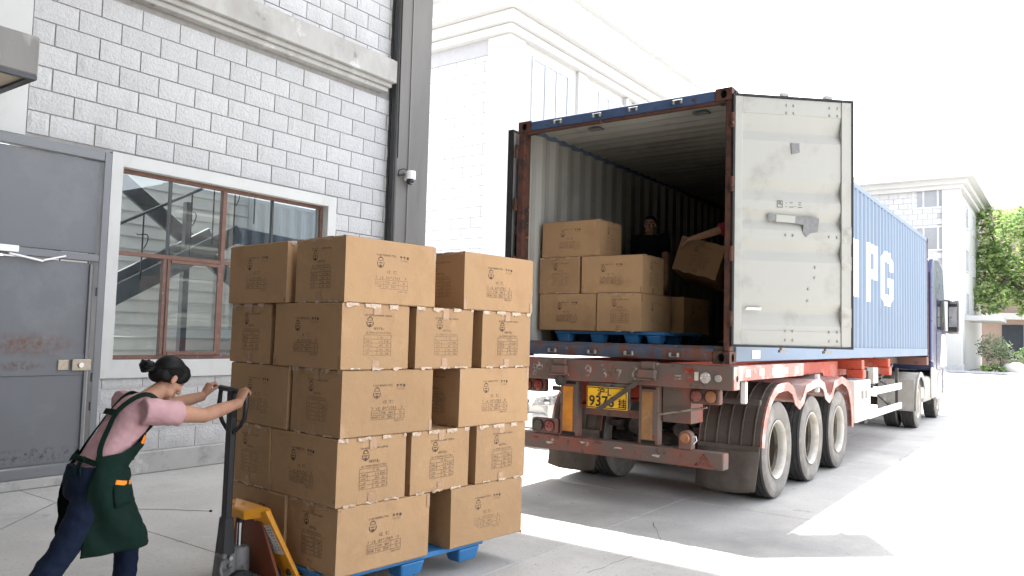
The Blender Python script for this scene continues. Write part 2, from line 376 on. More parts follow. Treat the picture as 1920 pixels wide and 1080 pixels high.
# the near half: upper light split by a thin dark bar, transom, two lower casements; repeated for the far half
VM = [-1.30]                                    # thick mullion
mul = MB().box(fx0-.004, fx1+.012, -1.325, -1.275, gz0+.05, gz1-.045)
add('mullion', mul, M['window_steel'], win)
add('transom', MB().box(fx0-.003, fx1+.008, gy0+.03, -1.326, 2.43, 2.475).box(fx0-.003, fx1+.008, -1.274, gy1-.04, 2.43, 2.475), M['window_steel'], win)
for yy in (-2.01, -.58):
    add('glazing_bar', MB().box(fx0+.008, fx1+.002, yy-.012, yy+.012, 2.476, gz1-.046), M['dark_steel'], win)
    add('glazing_bar', MB().box(fx0-.002, fx1+.01, yy-.05, yy-.018, gz0+.051, 2.429).box(fx0-.002, fx1+.01, yy+.002, yy+.034, gz0+.051, 2.429), M['window_steel'], win)
add('casement', MB().box(fx1+.003, fx1+.022, -1.97, -1.33, 2.39, 2.425).box(fx1+.003, fx1+.022, -1.97, -1.33, gz0+.055, gz0+.09).box(fx1+.003, fx1+.022, -1.36, -1.33, gz0+.09, 2.39), M['window_steel'], win)
xs = (fx0+fx1)/2
for (a, b) in ((gy0+.02, -2.015), (-2.005, -1.31), (-1.29, -.585), (-.575, gy1-.02)):
    for (c, d) in ((gz0+.03, 2.45), (2.455, gz1-.02)):
        add('pane', MB().box(xs-.002, xs+.002, a, b, c, d), M['glass'], win)
# steel door with a fixed upper panel
DX = WX + .02
dr = MB().box(DX-.06, DX+.045, -2.86, -2.785, .108, 3.5).box(DX-.06, DX+.045, -4.5, -2.862, 3.40, 3.5).box(DX-.06, DX+.045, -4.5, -2.862, 2.315, 2.39).box(DX-.06, DX+.03, -4.5, -2.862, .108, .21)
door = add('door', dr, M['door_frame'], shop, bevel=.005)
add('upper_panel', MB().box(DX-.03, DX+.012, -4.5, -2.885, 2.40, 3.385), M['door_paint'], door, bevel=.004)
lf = MB().box(DX-.03, DX+.015, -4.5, -2.915, .225, 2.295)
add('door_leaf', lf, M['door_paint'], door, bevel=.004)
add('leaf_rib', MB().box(DX+.0155, DX+.024, -4.5, -2.93, 1.12, 1.34), M['door_paint'], door, bevel=.004)
add('kick_rib', MB().box(DX+.0155, DX+.022, -4.5, -2.93, .24, .30), M['door_paint'], door, bevel=.004)
add('leaf_edge', MB().box(DX+.016, DX+.04, -2.945, -2.917, .23, 2.28), M['door_frame'], door, bevel=.003)
add('lock_plate', MB().box(DX+.0245, DX+.05, -3.075, -2.88, 1.165, 1.285), M['brass'], door, bevel=.006)
add('lock_sign', MB().box(DX+.0245, DX+.038, -3.21, -3.10, 1.17, 1.28), M['brass'], door, bevel=.008)
add('lock_knob', MB().cyl((DX+.05,-2.99,1.225), (DX+.075,-2.99,1.225), .026, 14), M['steel'], door, smooth=True)
add('door_closer', MB().box(DX+.046, DX+.10, -4.0, -3.66, 2.335, 2.40).beam((DX+.085,-3.74,2.32), (DX+.07,-3.42,2.27), .02, .02).beam((DX+.07,-3.42,2.28), (DX+.05,-3.2,2.345), .018, .018), M['white_plastic'], door, bevel=.004)
for zz in (.75, 1.05, 1.95): add('hinge', MB().cyl((DX+.052,-2.872,zz), (DX+.052,-2.872,zz+.09), .012, 10), M['dark_steel'], door)
# rooms behind the window: side walls, back wall in white boards, stair hall with its roof left partly open to let light in
room = MB().box(-9.1, WX-.26, -4.9, -4.8, 0, 6.2).box(-9.1, WX-.26, 2.4, 2.5, 0, 6.2)
add('inner_wall', room, M['plaster'], shop)
add('inner_floor', MB().box(-9.1, WX-.27, -4.8, 2.4, .02, .12), M['raw_concrete'], shop)
hb = add('board_wall', MB().box(-8.4, -8.32, -1.75, 2.4, .121, 5.0), M['siding'], shop)
for k in range(22): add('board', MB().hexa([(-8.318,-1.74,.125+.22*k),(-8.295,-1.74,.125+.22*k),(-8.295,2.39,.125+.22*k),(-8.318,2.39,.125+.22*k),(-8.318,-1.74,.34+.22*k),(-8.312,-1.74,.34+.22*k),(-8.312,2.39,.34+.22*k),(-8.318,2.39,.34+.22*k)]), M['siding'], hb)
add('inner_column', MB().box(-7.2, -6.8, -2.35, -1.85, .121, 6.0), M['plaster'], shop, bevel=.02)
add('low_wall', MB().box(-6.9, -6.75, -1.8, 2.3, .121, .95), M['raw_concrete'], shop, bevel=.01)
add('roof_slab', MB().box(-6.2, WX-.31, -4.8, 2.4, 6.2, 6.4), M['plaster'], shop)

# staircase behind the window
st = thing('staircase', (-6.2, -1.2, .12), 'grey steel staircase with thin railings behind the window glass', 'staircase')
def stringer(a, b, x): return MB().beam((x, a[0], a[1]), (x, b[0], b[1]), .06, .26, up=(0,0,1))
add('stringer', stringer((-2.6, 1.45), (.35, 3.15), -5.6), M['stair_steel'], st, bevel=.01)
add('stringer', stringer((.3, 3.1), (2.3, 3.0), -5.6), M['stair_steel'], st, bevel=.01)
add('stringer', stringer((-1.9, 4.3), (1.2, 2.2), -6.4), M['stair_steel'], st, bevel=.01)
add('stringer', stringer((-2.6, 1.45), (.35, 3.15), -6.35), M['stair_steel'], st, bevel=.01)
for k in range(11): add('step', MB().box(-6.32, -5.63, -2.5+.27*k, -2.22+.27*k, 1.5+.157*k, 1.53+.157*k), M['stair_steel'], st)
for k in range(9):
    y = -2.3+.36*k; z = 1.66+.207*k
    add('baluster', MB().tube([(-5.57, y, z), (-5.57, y, z+.95)], .011, 6), M['dark_steel'], st)
    if k % 2: add('scroll', MB().tube([(-5.57, y+.02+.11*math.sin(a)*(.3+.7*a/5), z+.5+.2*a/5-.05*math.cos(a*1.3)) for a in [i*.5 for i in range(11)]], .008, 5), M['dark_steel'], st)
add('handrail', MB().tube([(-5.57,-2.5,2.5),(-5.57,.7,4.32),(-5.57,2.2,4.3)], .022, 8), M['stair_steel'], st)
add('post', MB().box(-6.3,-6.2,-.2,-.1,.121,3.6).box(-5.68,-5.6,2.0,2.1,.121,3.0), M['stair_steel'], st)

# security camera on the pillar
cx_, cy_, cz_ = PX+.11, 1.62, 4.0
sc_ = thing('security_camera', (PX, cy_, cz_), 'white dome security camera fixed to the concrete pillar', 'camera')
add('bracket', MB().box(PX+.001, PX+.06, cy_-.03, cy_+.11, cz_-.02, cz_+.11), M['white_plastic'], sc_, bevel=.008)
add('housing', MB().lathe([(0,.115),(.07,.115),(.075,.105),(.075,.0),(.068,-.012),(0,-.012)], (cx_,cy_,cz_), (0,0,1), 24), M['white_plastic'], sc_, smooth=True)
add('lens_dome', MB().sphere((cx_,cy_,cz_-.035), .062, .062, .062, 20, 12), M['dome'], sc_, smooth=True)
add('collar', MB().lathe([(.06,-.012),(.066,-.014),(.066,-.03),(.06,-.032)], (cx_,cy_,cz_), (0,0,1), 24), M['black_plastic'], sc_, smooth=True)
add('cable', MB().tube([(PX+.02,1.44,cz_+.02),(PX+.03,1.45,cz_+.11),(PX+.06,1.52,cz_+.14),(PX+.08,1.60,cz_+.12)], .008, 6), M['black_rubber'], sc_)
add('connector', MB().cyl((PX+.03,1.44,cz_+.03),(PX+.07,1.53,cz_+.05), .016, 8), M['black_rubber'], sc_)

# thin rope lying on the ground by the wall
rp_ = thing('rope', (-2.2, -3.4, 0), 'thin pale rope lying on the concrete by the grey door', 'rope')
add('strand', MB().tube([(-1.75,-4.4,.008),(-1.963,-4.189,.008),(-2.172,-3.969,.008),(-2.448,-3.685,.008),(-2.697,-3.402,.008),(-2.6,-3.34,.008),(-2.397,-3.341,.008),(-1.852,-3.163,.008),(-1.611,-2.97,.008),(-1.301,-2.77,.008)], .0026, 6), M['raw_concrete'], rp_, smooth=True)
add('end_knot', MB().sphere((-1.301,-2.77,.010), .018, .014, .010, 8, 6), M['black_rubber'], rp_)

# loose chips and dust crumbs on the concrete
rq = random.Random(77); V_ = []; F_ = []
for k in range(260):
    if k < 30: x, y = rq.gauss(1.75, .25), rq.gauss(-2.15, .25)
    elif k < 120: x, y = rq.uniform(-3.4, -3.0), rq.uniform(-4.6, .8)
    else: x, y = rq.uniform(-3, 5.5), rq.uniform(-5.5, 6)
    r_ = rq.uniform(.0025, .008)*(1.5 if rq.random() < .06 else 1); a0 = rq.uniform(0, 6); k0 = len(V_); n_ = rq.randint(3, 5)
    for i in range(n_): a = a0+2*PI*i/n_; V_.append((x+r_*math.cos(a)*rq.uniform(.6,1.3), y+r_*math.sin(a)*rq.uniform(.6,1.3), .0015))
    V_.append((x, y, .002+r_*.5)); F_ += [(k0+i, k0+(i+1) % n_, k0+n_) for i in range(n_)]
M['crumb'] = pm('crumbs', (.36,.34,.31), .9, var=.6, vs=6)
cr_ = tag(add('grit', MB().add(V_, F_), M['crumb'], fix=False), 'loose grit and chips scattered over the concrete yard', 'grit', None, 'stuff')
# ================================================================== SHIPPING CONTAINER
CB = 1.44; CW = 2.438; CL = 12.192; CH = 2.591; CT = CB + CH
M['cont_blue'] = pm('chalky blue container paint', (.125,.165,.225), .6, var=.08, vs=1.4, bump=.04, bs=14, spec=.3,
    dirts=[((.18,.215,.265), .50, .75, 1.1, (1,1,.3)), ((.095,.115,.15), .64, .72, 2.2, (1,1,.16)), ((.13,.05,.03), .73, .76, 7.0)])
M['cont_blue_rear'] = pm('rusting blue rear frame paint', (.05,.085,.17), .6, var=.15, vs=4, bump=.12, bs=30, dirts=[((.07,.04,.035), .6, .66, 4.0), ((.05,.025,.018), .68, .72, 9.0)])
M['cont_rust'] = pm('rusted rear posts', (.09,.035,.022), .8, var=.3, vs=9, bump=.3, bs=40, dirts=[((.035,.02,.018), .5, .6, 7), ((.2,.08,.04), .6, .66, 14)])
M['cont_in'] = pm('grey white inner paint', (.36,.35,.315), .55, var=.06, vs=2, spec=.35, dirts=[((.25,.24,.21), .52, .75, 1.6, (1,1,.5)), ((.07,.055,.045), .7, .74, 8.0)])
M['door_in'] = pm('pale grey door lining', (.35,.345,.315), .5, var=.04, vs=2.2, bump=.04, bs=10, spec=.4, dirts=[((.27,.265,.24), .55, .75, 2.2), ((.2,.17,.14), .735, .75, 22)])
M['sill'] = pm('scraped sill', (.06,.075,.11), .6, var=.25, vs=8, bump=.2, bs=40, dirts=[((.13,.055,.035), .48, .56, 5.0), ((.3,.27,.24), .66, .7, 12)])
M['plywood'] = pm('worn plywood floor', (.13,.09,.06), .8, var=.25, vs=5, stretch=(3,.4,1))
M['hole'] = pm('dark casting pocket', (.012,.01,.01), .9)
M['gasket'] = pm('black door gasket', (.015,.014,.014), .6)
M['letter_white'] = pm('white lettering', (.6,.6,.6), .6, var=.05, vs=3)
M['tape_grey'] = pm('grey cloth tape', (.17,.17,.17), .6, var=.2, vs=25)
M['bolt'] = pm('galvanised bolt', (.3,.29,.27), .45, .6, var=.2, vs=40)
cont = thing('shipping_container', (CW/2, CL/2, CB), 'long blue corrugated shipping container with open rear doors on the red trailer', 'container')
def corr(y, P=.278, d=.036):
    u = (y % P)/P
    if u < .25: return 0.0
    if u < .5: return -d*(u-.25)/.25
    if u < .75: return -d
    return -d*(1-u)/.25
def wall_sheet(xo, sgn, y0, y1, z0, z1, P=.278):
    ys = []; k = int(y0/P)
    while k*P < y1:
        for q in (0, .25, .5, .75):
            y = k*P+q*P
            if y0 < y < y1: ys.append(y)
        k += 1
    ys = [y0] + ys + [y1]; vs = []; fs = []
    for i, y in enumerate(ys):
        x = xo + sgn*corr(y); vs += [(x,y,z0),(x,y,z1)]
        if i: a = 2*i-2; fs.append((a, a+2, a+3, a+1))
    return MB().add(vs, fs)
add('side_wall', wall_sheet(CW-.008, 1, .12, CL-.12, CB+.165, CT-.075), M['cont_blue'], cont, fix=False)
add('side_lining', wall_sheet(CW-.011, 1, .12, CL-.12, CB+.15, CT-.07), M['cont_in'], cont, fix=False)
add('side_wall', wall_sheet(.008, -1, .12, CL-.12, CB+.165, CT-.075), M['cont_blue'], cont, fix=False)
add('side_lining', wall_sheet(.011, -1, .12, CL-.12, CB+.15, CT-.07), M['cont_in'], cont, fix=False)
def roof_sheet(z, d):
    vs = []; fs = []; P = .209; ys = [.08]; k = 1
    while k*P < CL-.1:
        ys += [k*P, k*P+.25*P, k*P+.5*P, k*P+.75*P]; k += 1
    ys = [y for y in ys if y < CL-.08] + [CL-.08]
    for i, y in enumerate(ys):
        u = ((y % P)/P); h = 0 if u < .2 or y < .2 else (-d if .45 < u < .8 else -d*.5)
        vs += [(.04, y, z+h), (CW-.04, y, z+h)]
        if i: a = 2*i-2; fs.append((a, a+1, a+3, a+2))
    return MB().add(vs, fs)
add('roof', roof_sheet(CT-.012, .02), M['cont_blue'], cont, fix=False)
add('ceiling_lining', roof_sheet(CT-.018, .028), M['cont_in'], cont, fix=False)
add('front_wall', MB().box(.1, CW-.1, CL-.07, CL-.04, CB+.1, CT-.06), M['cont_blue'], cont)
add('floor', MB().box(.05, CW-.05, .06, CL-.08, CB+.12, CB+.16), M['plywood'], cont)
add('bottom_rail', MB().box(CW-.07, CW, .18, CL-.18, CB+.02, CB+.165), M['cont_blue'], cont, bevel=.006)
add('bottom_rail', MB().box(0, .07, .18, CL-.18, CB+.02, CB+.165), M['cont_blue'], cont, bevel=.006)
add('top_rail', MB().box(CW-.06, CW-.001, .18, CL-.18, CT-.075, CT-.006), M['cont_blue'], cont, bevel=.005)
add('top_rail', MB().box(.001, .06, .18, CL-.18, CT-.075, CT-.006), M['cont_blue'], cont, bevel=.005)
for x in [i*.6+.4 for i in range(19)]: add('cross_member', MB().box(.08, CW-.08, x, x+.06, CB+.02, CB+.118), M['cont_rust'], cont)
# corner castings with oval pockets
def casting(x0, y0, z0, sx_, sy_):
    w, d, h = .162, .178, .118; b = MB(); x1 = x0+w; y1 = y0+d; z1 = z0+h; n = 20
    def face(o, u, v, U, V, nrm, rx, ry):
        o = Vector(o); u = Vector(u); v = Vector(v); nrm = Vector(nrm); c = o+u*U/2+v*V/2; R1 = []; R2 = []; R3 = []
        for k in range(n):
            a = 2*PI*(k+.5)/n; ca, sa = math.cos(a), math.sin(a); R1.append(c+u*rx*ca+v*ry*sa); s = min(U/2/max(abs(ca),1e-6), V/2/max(abs(sa),1e-6)); R2.append(c+u*ca*s+v*sa*s); R3.append(R1[-1]-nrm*.045)
        k0 = len(b.v); b.add(R1+R2+R3, []); 
        for k in range(n):
            k2 = (k+1) % n; b.f.append((k0+k, k0+k2, k0+n+k2, k0+n+k)); b.m.append(0); b.f.append((k0+k, k0+k2, k0+2*n+k2, k0+2*n+k)); b.m.append(1)
        b.f.append(tuple(k0+2*n+k for k in range(n))); b.m.append(1)
        # corners lost by the radial split
        for (aa, bb) in ((0,0),(1,0),(1,1),(0,1)):
            p = o+u*U*aa+v*V*bb; near = sorted(range(n), key=lambda q: (R2[q]-p).length)[:2]
            kk = len(b.v); b.add([p, R2[near[0]], R2[near[1]]], [(0,1,2)])
    yf = y0 if sy_ < 0 else y1; xf = x0 if sx_ < 0 else x1
    face((x0,yf,z0), (1,0,0), (0,0,1), w, h, (0,sy_,0), .032, .04)
    face((xf,y0,z0), (0,1,0), (0,0,1), d, h, (sx_,0,0), .035, .04)
    yb = y1 if sy_ < 0 else y0; xb = x1 if sx_ < 0 else x0
    b.add([(x0,yb,z0),(x1,yb,z0),(x1,yb,z1),(x0,yb,z1)], [(0,1,2,3)]); b.add([(xb,y0,z0),(xb,y1,z0),(xb,y1,z1),(xb,y0,z1)], [(0,1,2,3)])
    b.add([(x0,y0,z0),(x1,y0,z0),(x1,y1,z0),(x0,y1,z0)], [(0,1,2,3)]); b.add([(x0,y0,z1),(x1,y0,z1),(x1,y1,z1),(x0,y1,z1)], [(0,1,2,3)])
    return b
for (x0, s1) in ((-.003,-1), (CW-.159,1)):
    for (y0, s2) in ((-.003,-1), (CL-.175,1)):
        for z0 in (CB, CT-.118): add('corner_casting', casting(x0, y0, z0, s1, s2), [M['cont_rust'], M['hole']], cont, fix=False)
# rear frame
for (a, b) in ((0,.085),(CW-.06,CW)): add('corner_post', MB().box(a, b, .002, .13, CB+.118, CT-.118), M['cont_rust'], cont, bevel=.01)
for (a, b) in ((0,.1),(CW-.1,CW)): add('corner_post', MB().box(a, b, CL-.13, CL-.002, CB+.118, CT-.118), M['cont_rust'], cont, bevel=.01)
hd = MB().prism([(.004,CT-.115),(.004,CT-.012),(.06,CT-.004),(.10,CT-.004),(.10,CT-.11)], 'yz', .16, CW-.16)
add('door_header', hd, M['cont_blue_rear'], cont, bevel=.006)
add('header_lip', MB().box(.085, CW-.06, .0, .05, CT-.145, CT-.118), M['cont_rust'], cont, bevel=.004)
for x in (.52, 1.0, 1.42, 1.9):
    add('cam_keeper', MB().box(x-.05,x-.03,-.03,.004,CT-.085,CT-.045).box(x+.03,x+.05,-.03,.004,CT-.085,CT-.045).box(x-.05,x+.05,-.012,.004,CT-.05,CT-.04), M['bolt'], cont, bevel=.004)
    add('cam_keeper', MB().box(x-.05,x-.03,-.03,.004,CB+.05,CB+.09).box(x+.03,x+.05,-.03,.004,CB+.05,CB+.09).box(x-.05,x+.05,-.012,.004,CB+.045,CB+.055), M['bolt'], cont, bevel=.004)
add('door_sill', MB().prism([(.004,CB+.02),(.004,CB+.135),(.06,CB+.163),(.12,CB+.163),(.12,CB+.02)], 'yz', .16, CW-.16), M['sill'], cont, bevel=.006)
add('ceiling_lamp_plate', MB().box(.62,.78,.45,.55,CT-.06,CT-.05), M['tape_grey'], cont)
add('ceiling_lamp_plate', MB().box(1.86,2.02,.45,.55,CT-.06,CT-.05), M['tape_grey'], cont)
# painted letters that follow the corrugation
def letters(ch):
    y0, z0, H = 0, 2.33, .93
    def inI(y, z): return 5.02 < y < 5.42 and z0+.02 < z < z0+H-.06
    def inP(y, z):
        u, v = (y-6.03)/.86, (z-z0)/H
        if not (0 < u < 1 and 0 < v < 1): return False
        if u < .36: return True
        if v < .40: return False
        w = (v-.40)/.60
        if u > .82 and (w < .14 or w > .86) and (u-.82)/.18 > (min(w, 1-w)/.14): return False
        return not (u < .66 and .27 < w < .73)
    def inG(y, z):
        u, v = (y-7.14)/.95, (z-z0)/H
        if not (0 < u < 1 and 0 < v < 1): return False
        c = .16
        du, dv = min(u, 1-u), min(v, 1-v)
        if du < c and dv < c and du+dv < c: return False
        inner = .34 < u < .66 and .2 < v < .8
        if inner: return .36 < v < .52 and u > .52
        if u >= .66 and .52 < v < .66: return False
        return True
    which = {'I': inI, 'P': inP, 'G': inG}[ch]; st = .0139; vs = {}; V = []; F = []
    def vid(i, j):
        if (i, j) not in vs:
            y = 5.0+i*st; vs[(i,j)] = len(V); V.append((CW-.008+corr(y)+.0035, y, 2.3+j*st))
        return vs[(i,j)]
    for i in range(int(3.2/st)):
        for j in range(int(1.05/st)):
            y, z = 5.0+(i+.5)*st, 2.3+(j+.5)*st
            if which(y,z): F.append((vid(i,j), vid(i+1,j), vid(i+1,j+1), vid(i,j+1)))
    return MB().add(V, F)
for ch in 'IPG': add('letter', letters(ch), M['letter_white'], cont, fix=False)
add('rail_mark', MB().box(CW+.001, CW+.004, .62, .86, CB+.05, CB+.13), M['letter_white'], cont)
# doors: pressed panel with five folds, stiles, gasket, bolts, rods
DH = 2.36; DWd = 1.19
def make_door(name, parent, hinge, ang, mirror=1):
    """ang: direction of the leaf from the hinge (radians in plan); lining faces +w"""
    d = Vector((math.cos(ang), math.sin(ang), 0)); up = Vector((0,0,1)); w = Vector((d.y, -d.x, 0))*mirror
    Mx = frame_M(Vector(hinge), d, w, up)       # local: u along leaf, v = towards the lining side, z up
    def A(nm, mb, mt, par, **k): return add(nm, mb.tf(Mx), mt, par, **k)
    px = lambda y: (1030-y)/972*DH               # photo row -> height on the leaf
    prof = [(0.02, 0.0)]
    for (a, m_, b) in ((945,898,856), (700,662,616), (580,543,500), (468,428,380), (235,198,132)):
        prof += [(px(a), 0.0), (px(m_)-.004, -.036), (px(m_)+.012, -.036), (px(b), 0.0)]
    prof += [(DH-.02, 0.0)]
    vs = []; fs = []
    for i, (z, v) in enumerate(prof):
        vs += [(.09, v, z), (DWd-.115, v, z)]
        if i: a = 2*i-2; fs.append((a, a+1, a+3, a+2))
    body = MB().add(vs, fs); k = len(body.v)
    vs2 = [(x, y-.004, z) for (x,y,z) in vs]; body.add(vs2, [tuple(reversed(f)) for f in fs], 1)
    p = A(name, body, [M['door_in'], M['cont_blue']], parent, fix=False)
    A('stile', MB().box(.02, .092, -.045, .012, .02, DH-.02), M['door_in'], p, bevel=.004)
    A('stile', MB().box(DWd-.117, DWd-.015, -.045, .012, .02, DH-.02), M['door_in'], p, bevel=.004)
    A('rail', MB().box(.0925, DWd-.1175, -.044, .006, .02, px(965)), M['door_in'], p, bevel=.004)
    A('rail', MB().box(.0925, DWd-.1175, -.044, .006, px(130), DH-.02), M['door_in'], p, bevel=.004)
    gk = MB().box(0, .018, -.05, .02, 0, DH).box(DWd-.014, DWd, -.05, .02, 0, DH).box(.018, DWd-.014, -.05, .02, 0, .018).box(.018, DWd-.014, -.05, .02, DH-.018, DH)
    A('gasket', gk, M['gasket'], p)
    bolts = []
    for row in (92, 122, 598, 966, 1000):
        for col in (241, 270, 417, 450): bolts.append((col, row))
    bolts += [(360,718),(358,758),(333,802),(330,848)]
    bme = None
    for (c_, r_) in bolts:
        u = (c_-25)/487*DWd; z = px(r_); yv = .0062 if (r_ < 130 or r_ > 960) else .001
        A('bolt', MB().lathe([(0,.008),(.008,.008),(.013,.003),(.013,0)], (u, yv, z), (0,1,0), 8), M['bolt'], p)
    for u in (.53, .97):
        A('lock_rod', MB().cyl((u, -.085, -.04), (u, -.085, DH+.06), .017, 10), M['bolt'], p)
        for zb in (.1, 1.1, DH-.16): A('rod_bracket', MB().box(u-.05, u+.05, -.1, -.046, zb, zb+.06), M['cont_blue'], p)
        A('cam', MB().box(u-.02, u+.05, -.11, -.06, DH+.03, DH+.06), M['bolt'], p); A('cam', MB().box(u-.02, u+.05, -.11, -.06, -.045, -.02), M['bolt'], p)
    return p, A, px
rd, RA, RP = make_door('door', cont, (CW+.012, .0, CB+.165), math.radians(43))
tag(rd, 'right door with pale grey pressed lining')
uu = lambda c: (c-25)/487*DWd
for (poly) in ([(258,240),(292,238),(294,274),(262,282)], [(168,516),(200,518),(196,545),(170,543)], [(280,524),(374,528),(368,582),(340,586),(322,602),(308,584),(310,556),(278,552)]):
    RA('tape_patch', MB().prism([(uu(a), RP(b)) for a,b in poly], 'xz', .0015 if poly[0][1] < 300 else .004, .007), M['tape_grey'], rd)
RA('tape_patch', MB().prism([(uu(202),RP(520)),(uu(279),RP(522)),(uu(279),RP(550)),(uu(200),RP(548))], 'xz', .003, .0055), M['door_in'], rd)
M['tape_pale'] = pm('dusty tape', (.33,.32,.29), .6, var=.25, vs=14)
for (a, b) in ((556,622),(672,726),(870,946)): RA('tape_patch', MB().box(DWd-.1165, DWd-.016, .0125, .015, RP(b), RP(a)), M['tape_pale'], rd)
M['pen'] = pm('marker pen', (.09,.085,.08), .7)
pen = MB()
def stroke(mb, pts, w, y):
    for (a, b) in zip(pts[:-1], pts[1:]):
        a = Vector((a[0],0,a[1])); b = Vector((b[0],0,b[1])); d = (b-a).normalized()*w*.4; n = Vector((-(b-a).z,0,(b-a).x)).normalized()*w/2
        mb.add([tuple(Vector((q.x,y,q.z))) for q in (a-d-n, b+d-n, b+d+n, a-d+n)], [(0,1,2,3)])
ox = uu(205); oz = RP(497)
for s in ([(0,.075),(0,.015)],[(0,.075),(.05,.075),(.05,.015),(0,.015)],[(.018,.075),(.018,.04)],[(.034,.075),(.03,.045),(.045,.04)],[(.085,.06),(.09,.055)],[(.085,.025),(.09,.02)],[(.125,.06),(.15,.062)],[(.12,.02),(.16,.022)],[(.175,.03),(.18,.026)],[(.21,.065),(.235,.067)],[(.212,.045),(.232,.046)],[(.205,.022),(.245,.022)]): stroke(pen, [(ox+a, oz+b) for a,b in s], .006, .0035)
RA('pen_writing', pen, M['pen'], rd, fix=False)
RA('notice_sticker', MB().prism([(uu(80),RP(890)),(uu(142),RP(890)),(uu(147),RP(879)),(uu(88),RP(879))], 'xz', -.006, .002), M['letter_white'], rd)
ld, _, _ = make_door('door', cont, (-.125, .0, CB+.165), math.radians(91.5), -1)
tag(ld, 'left door folded back along the side wall')
for (hx, s) in ((CW+.012, 1), (-.02, -1)):
    for zz in (CB+.35, CB+.95, CB+1.6, CB+2.2): add('hinge', MB().cyl((hx, -.004, zz), (hx, -.004, zz+.14), .022, 10), M['cont_rust'], cont)

# ================================================================== TRAILER
M['red'] = pm('sun faded red chassis paint', (.42,.06,.03), .6, var=.18, vs=3, bump=.08, bs=25, dirts=[(DUST, .56, .8, 2.2), ((.12,.05,.035), .6, .68, 8)])
M['red_rear'] = pm('dusty red rear beam', (.25,.07,.045), .8, var=.2, vs=5, bump=.15, bs=30, dirts=[((.125,.092,.078), .30, .54, 2.6), ((.10,.055,.04), .6, .66, 9), ((.36,.31,.27), .67, .72, 10)])
M['red_dust'] = pm('red paint under pale dust', (.42,.17,.14), .8, var=.15, vs=3, dirts=[((.56,.47,.43), .46, .64, 2.0), ((.66,.6,.56), .6, .7, 6)])
M['grey_dust'] = pm('dust covered plastic', (.28,.265,.24), .85, var=.14, vs=4, bump=.06, bs=40, dirts=[((.4,.38,.35), .52, .72, 3), ((.18,.165,.15), .62, .72, 6)])
M['brown_dust'] = pm('brown dusty rubber', (.072,.057,.046), .85, var=.18, vs=4, bump=.08, bs=30, dirts=[((.11,.092,.078), .48, .7, 3.0), ((.055,.045,.038), .6, .72, 2.0, (1,1,.3))])
M['tyre'] = pm('tyre tread', (.035,.034,.033), .85, var=.2, vs=10, bump=.1, bs=60, dirts=[((.1,.095,.088), .56, .75, 5)])
M['tyre_side'] = pm('dusty tyre wall', (.15,.138,.125), .88, var=.15, vs=7, bump=.08, bs=50, dirts=[((.24,.225,.205), .48, .68, 4), ((.08,.075,.07), .62, .7, 9)])
M['rim'] = pm('silver steel rim', (.42,.40,.365), .5, .3, var=.1, vs=9, dirts=[((.36,.30,.22), .5, .7, 4), ((.22,.16,.11), .68, .74, 10)])
M['lamp_red'] = pm('red lamp lens', (.22,.03,.02), .25, var=.2, vs=20, dirts=[((.2,.14,.11), .45, .7, 14)])
M['lamp_amber'] = pm('amber lamp lens', (.34,.13,.05), .3, var=.2, vs=20, dirts=[((.2,.14,.11), .45, .7, 14)])
M['lamp_clear'] = pm('clear reflector', (.6,.6,.6), .2, .5, var=.3, vs=60)
M['orange_tape'] = pm('orange reflective strip', (.55,.20,.02), .4, var=.2, vs=9, dirts=[((.30,.13,.04), .5, .68, 4.0), ((.16,.11,.09), .6, .72, 2.5)])
M['orange_dull'] = pm('dull amber reflective strip', (.27,.135,.05), .5, var=.2, vs=9, dirts=[((.2,.12,.07), .5, .68, 4.0), ((.36,.2,.07), .62, .7, 6)])
M['plate_yellow'] = pm('yellow licence plate', (.75,.42,.02), .45, var=.08, vs=8, dirts=[((.5,.3,.06), .58, .75, 6)])
M['ink_black'] = pm('black characters', (.02,.018,.016), .5)
M['white_paint'] = pm('old white stencil paint', (.34,.30,.27), .8, var=.2, vs=25, dirts=[((.14,.1,.085), .44, .56, 16)])
M['silver_tape'] = pm('dull reflective tape', (.55,.52,.46), .4, .2, var=.2, vs=14)
M['frame_dark'] = pm('dark running gear', (.05,.045,.04), .8, var=.25, vs=7, dirts=[((.16,.14,.12), .5, .72, 4)])
M['air_tank'] = pm('dusty tank', (.42,.4,.37), .7, var=.12, vs=5)
tr = thing('trailer', (CW/2, 5.5, 0), 'red three-axle container trailer with yellow plate under the blue container', 'trailer')
# rear cross beam, with corner pockets, stencilled number
rb = add('rear_beam', MB().box(-.03, CW+.06, -.06, .10, 1.205, 1.425), M['red_rear'], tr, bevel=.008)
add('beam_end', MB().box(CW+.061, CW+.066, -.055, .095, 1.21, 1.42), M['red_dust'], rb)
add('end_pocket', MB().lathe([(0,.0),(.03,.0)], (CW+.068, .03, 1.31), (1,0,0), 16), M['hole'], rb)
def stencil(txt, x, z, s, m, y):
    t = text_mb(txt, s, True); mb = MB().merge(t, frame_M((x, y, z), (1,0,0), (0,0,1), (0,-1,0))); return mb
for (tx, x) in (('L', .73), ('9', 1.0), ('3', 1.2), ('7', 1.36), ('6', 1.53), ('=', 1.98)):
    add('stencil_mark', stencil(tx, x-.05, 1.255, .17 if tx in 'L96' else .13, None, -.0625), M['white_paint'], rb, fix=False)
add('stencil_mark', stencil('沪', .30, 1.25, .15, None, -.0625), M['white_paint'], rb, fix=False)
for (x0, x1, z0, z1, mk) in ((.10,.26,1.345,1.395,'silver_tape'),(.10,.26,1.285,1.33,'silver_tape'),(2.02,2.13,1.345,1.405,'lamp_red'),(2.06,2.13,1.26,1.325,'lamp_red'),(2.13,2.17,1.28,1.36,'silver_tape')):
    add('reflector_strip', MB().box(x0, x1, -.065, -.061, z0, z1), M[mk], rb)
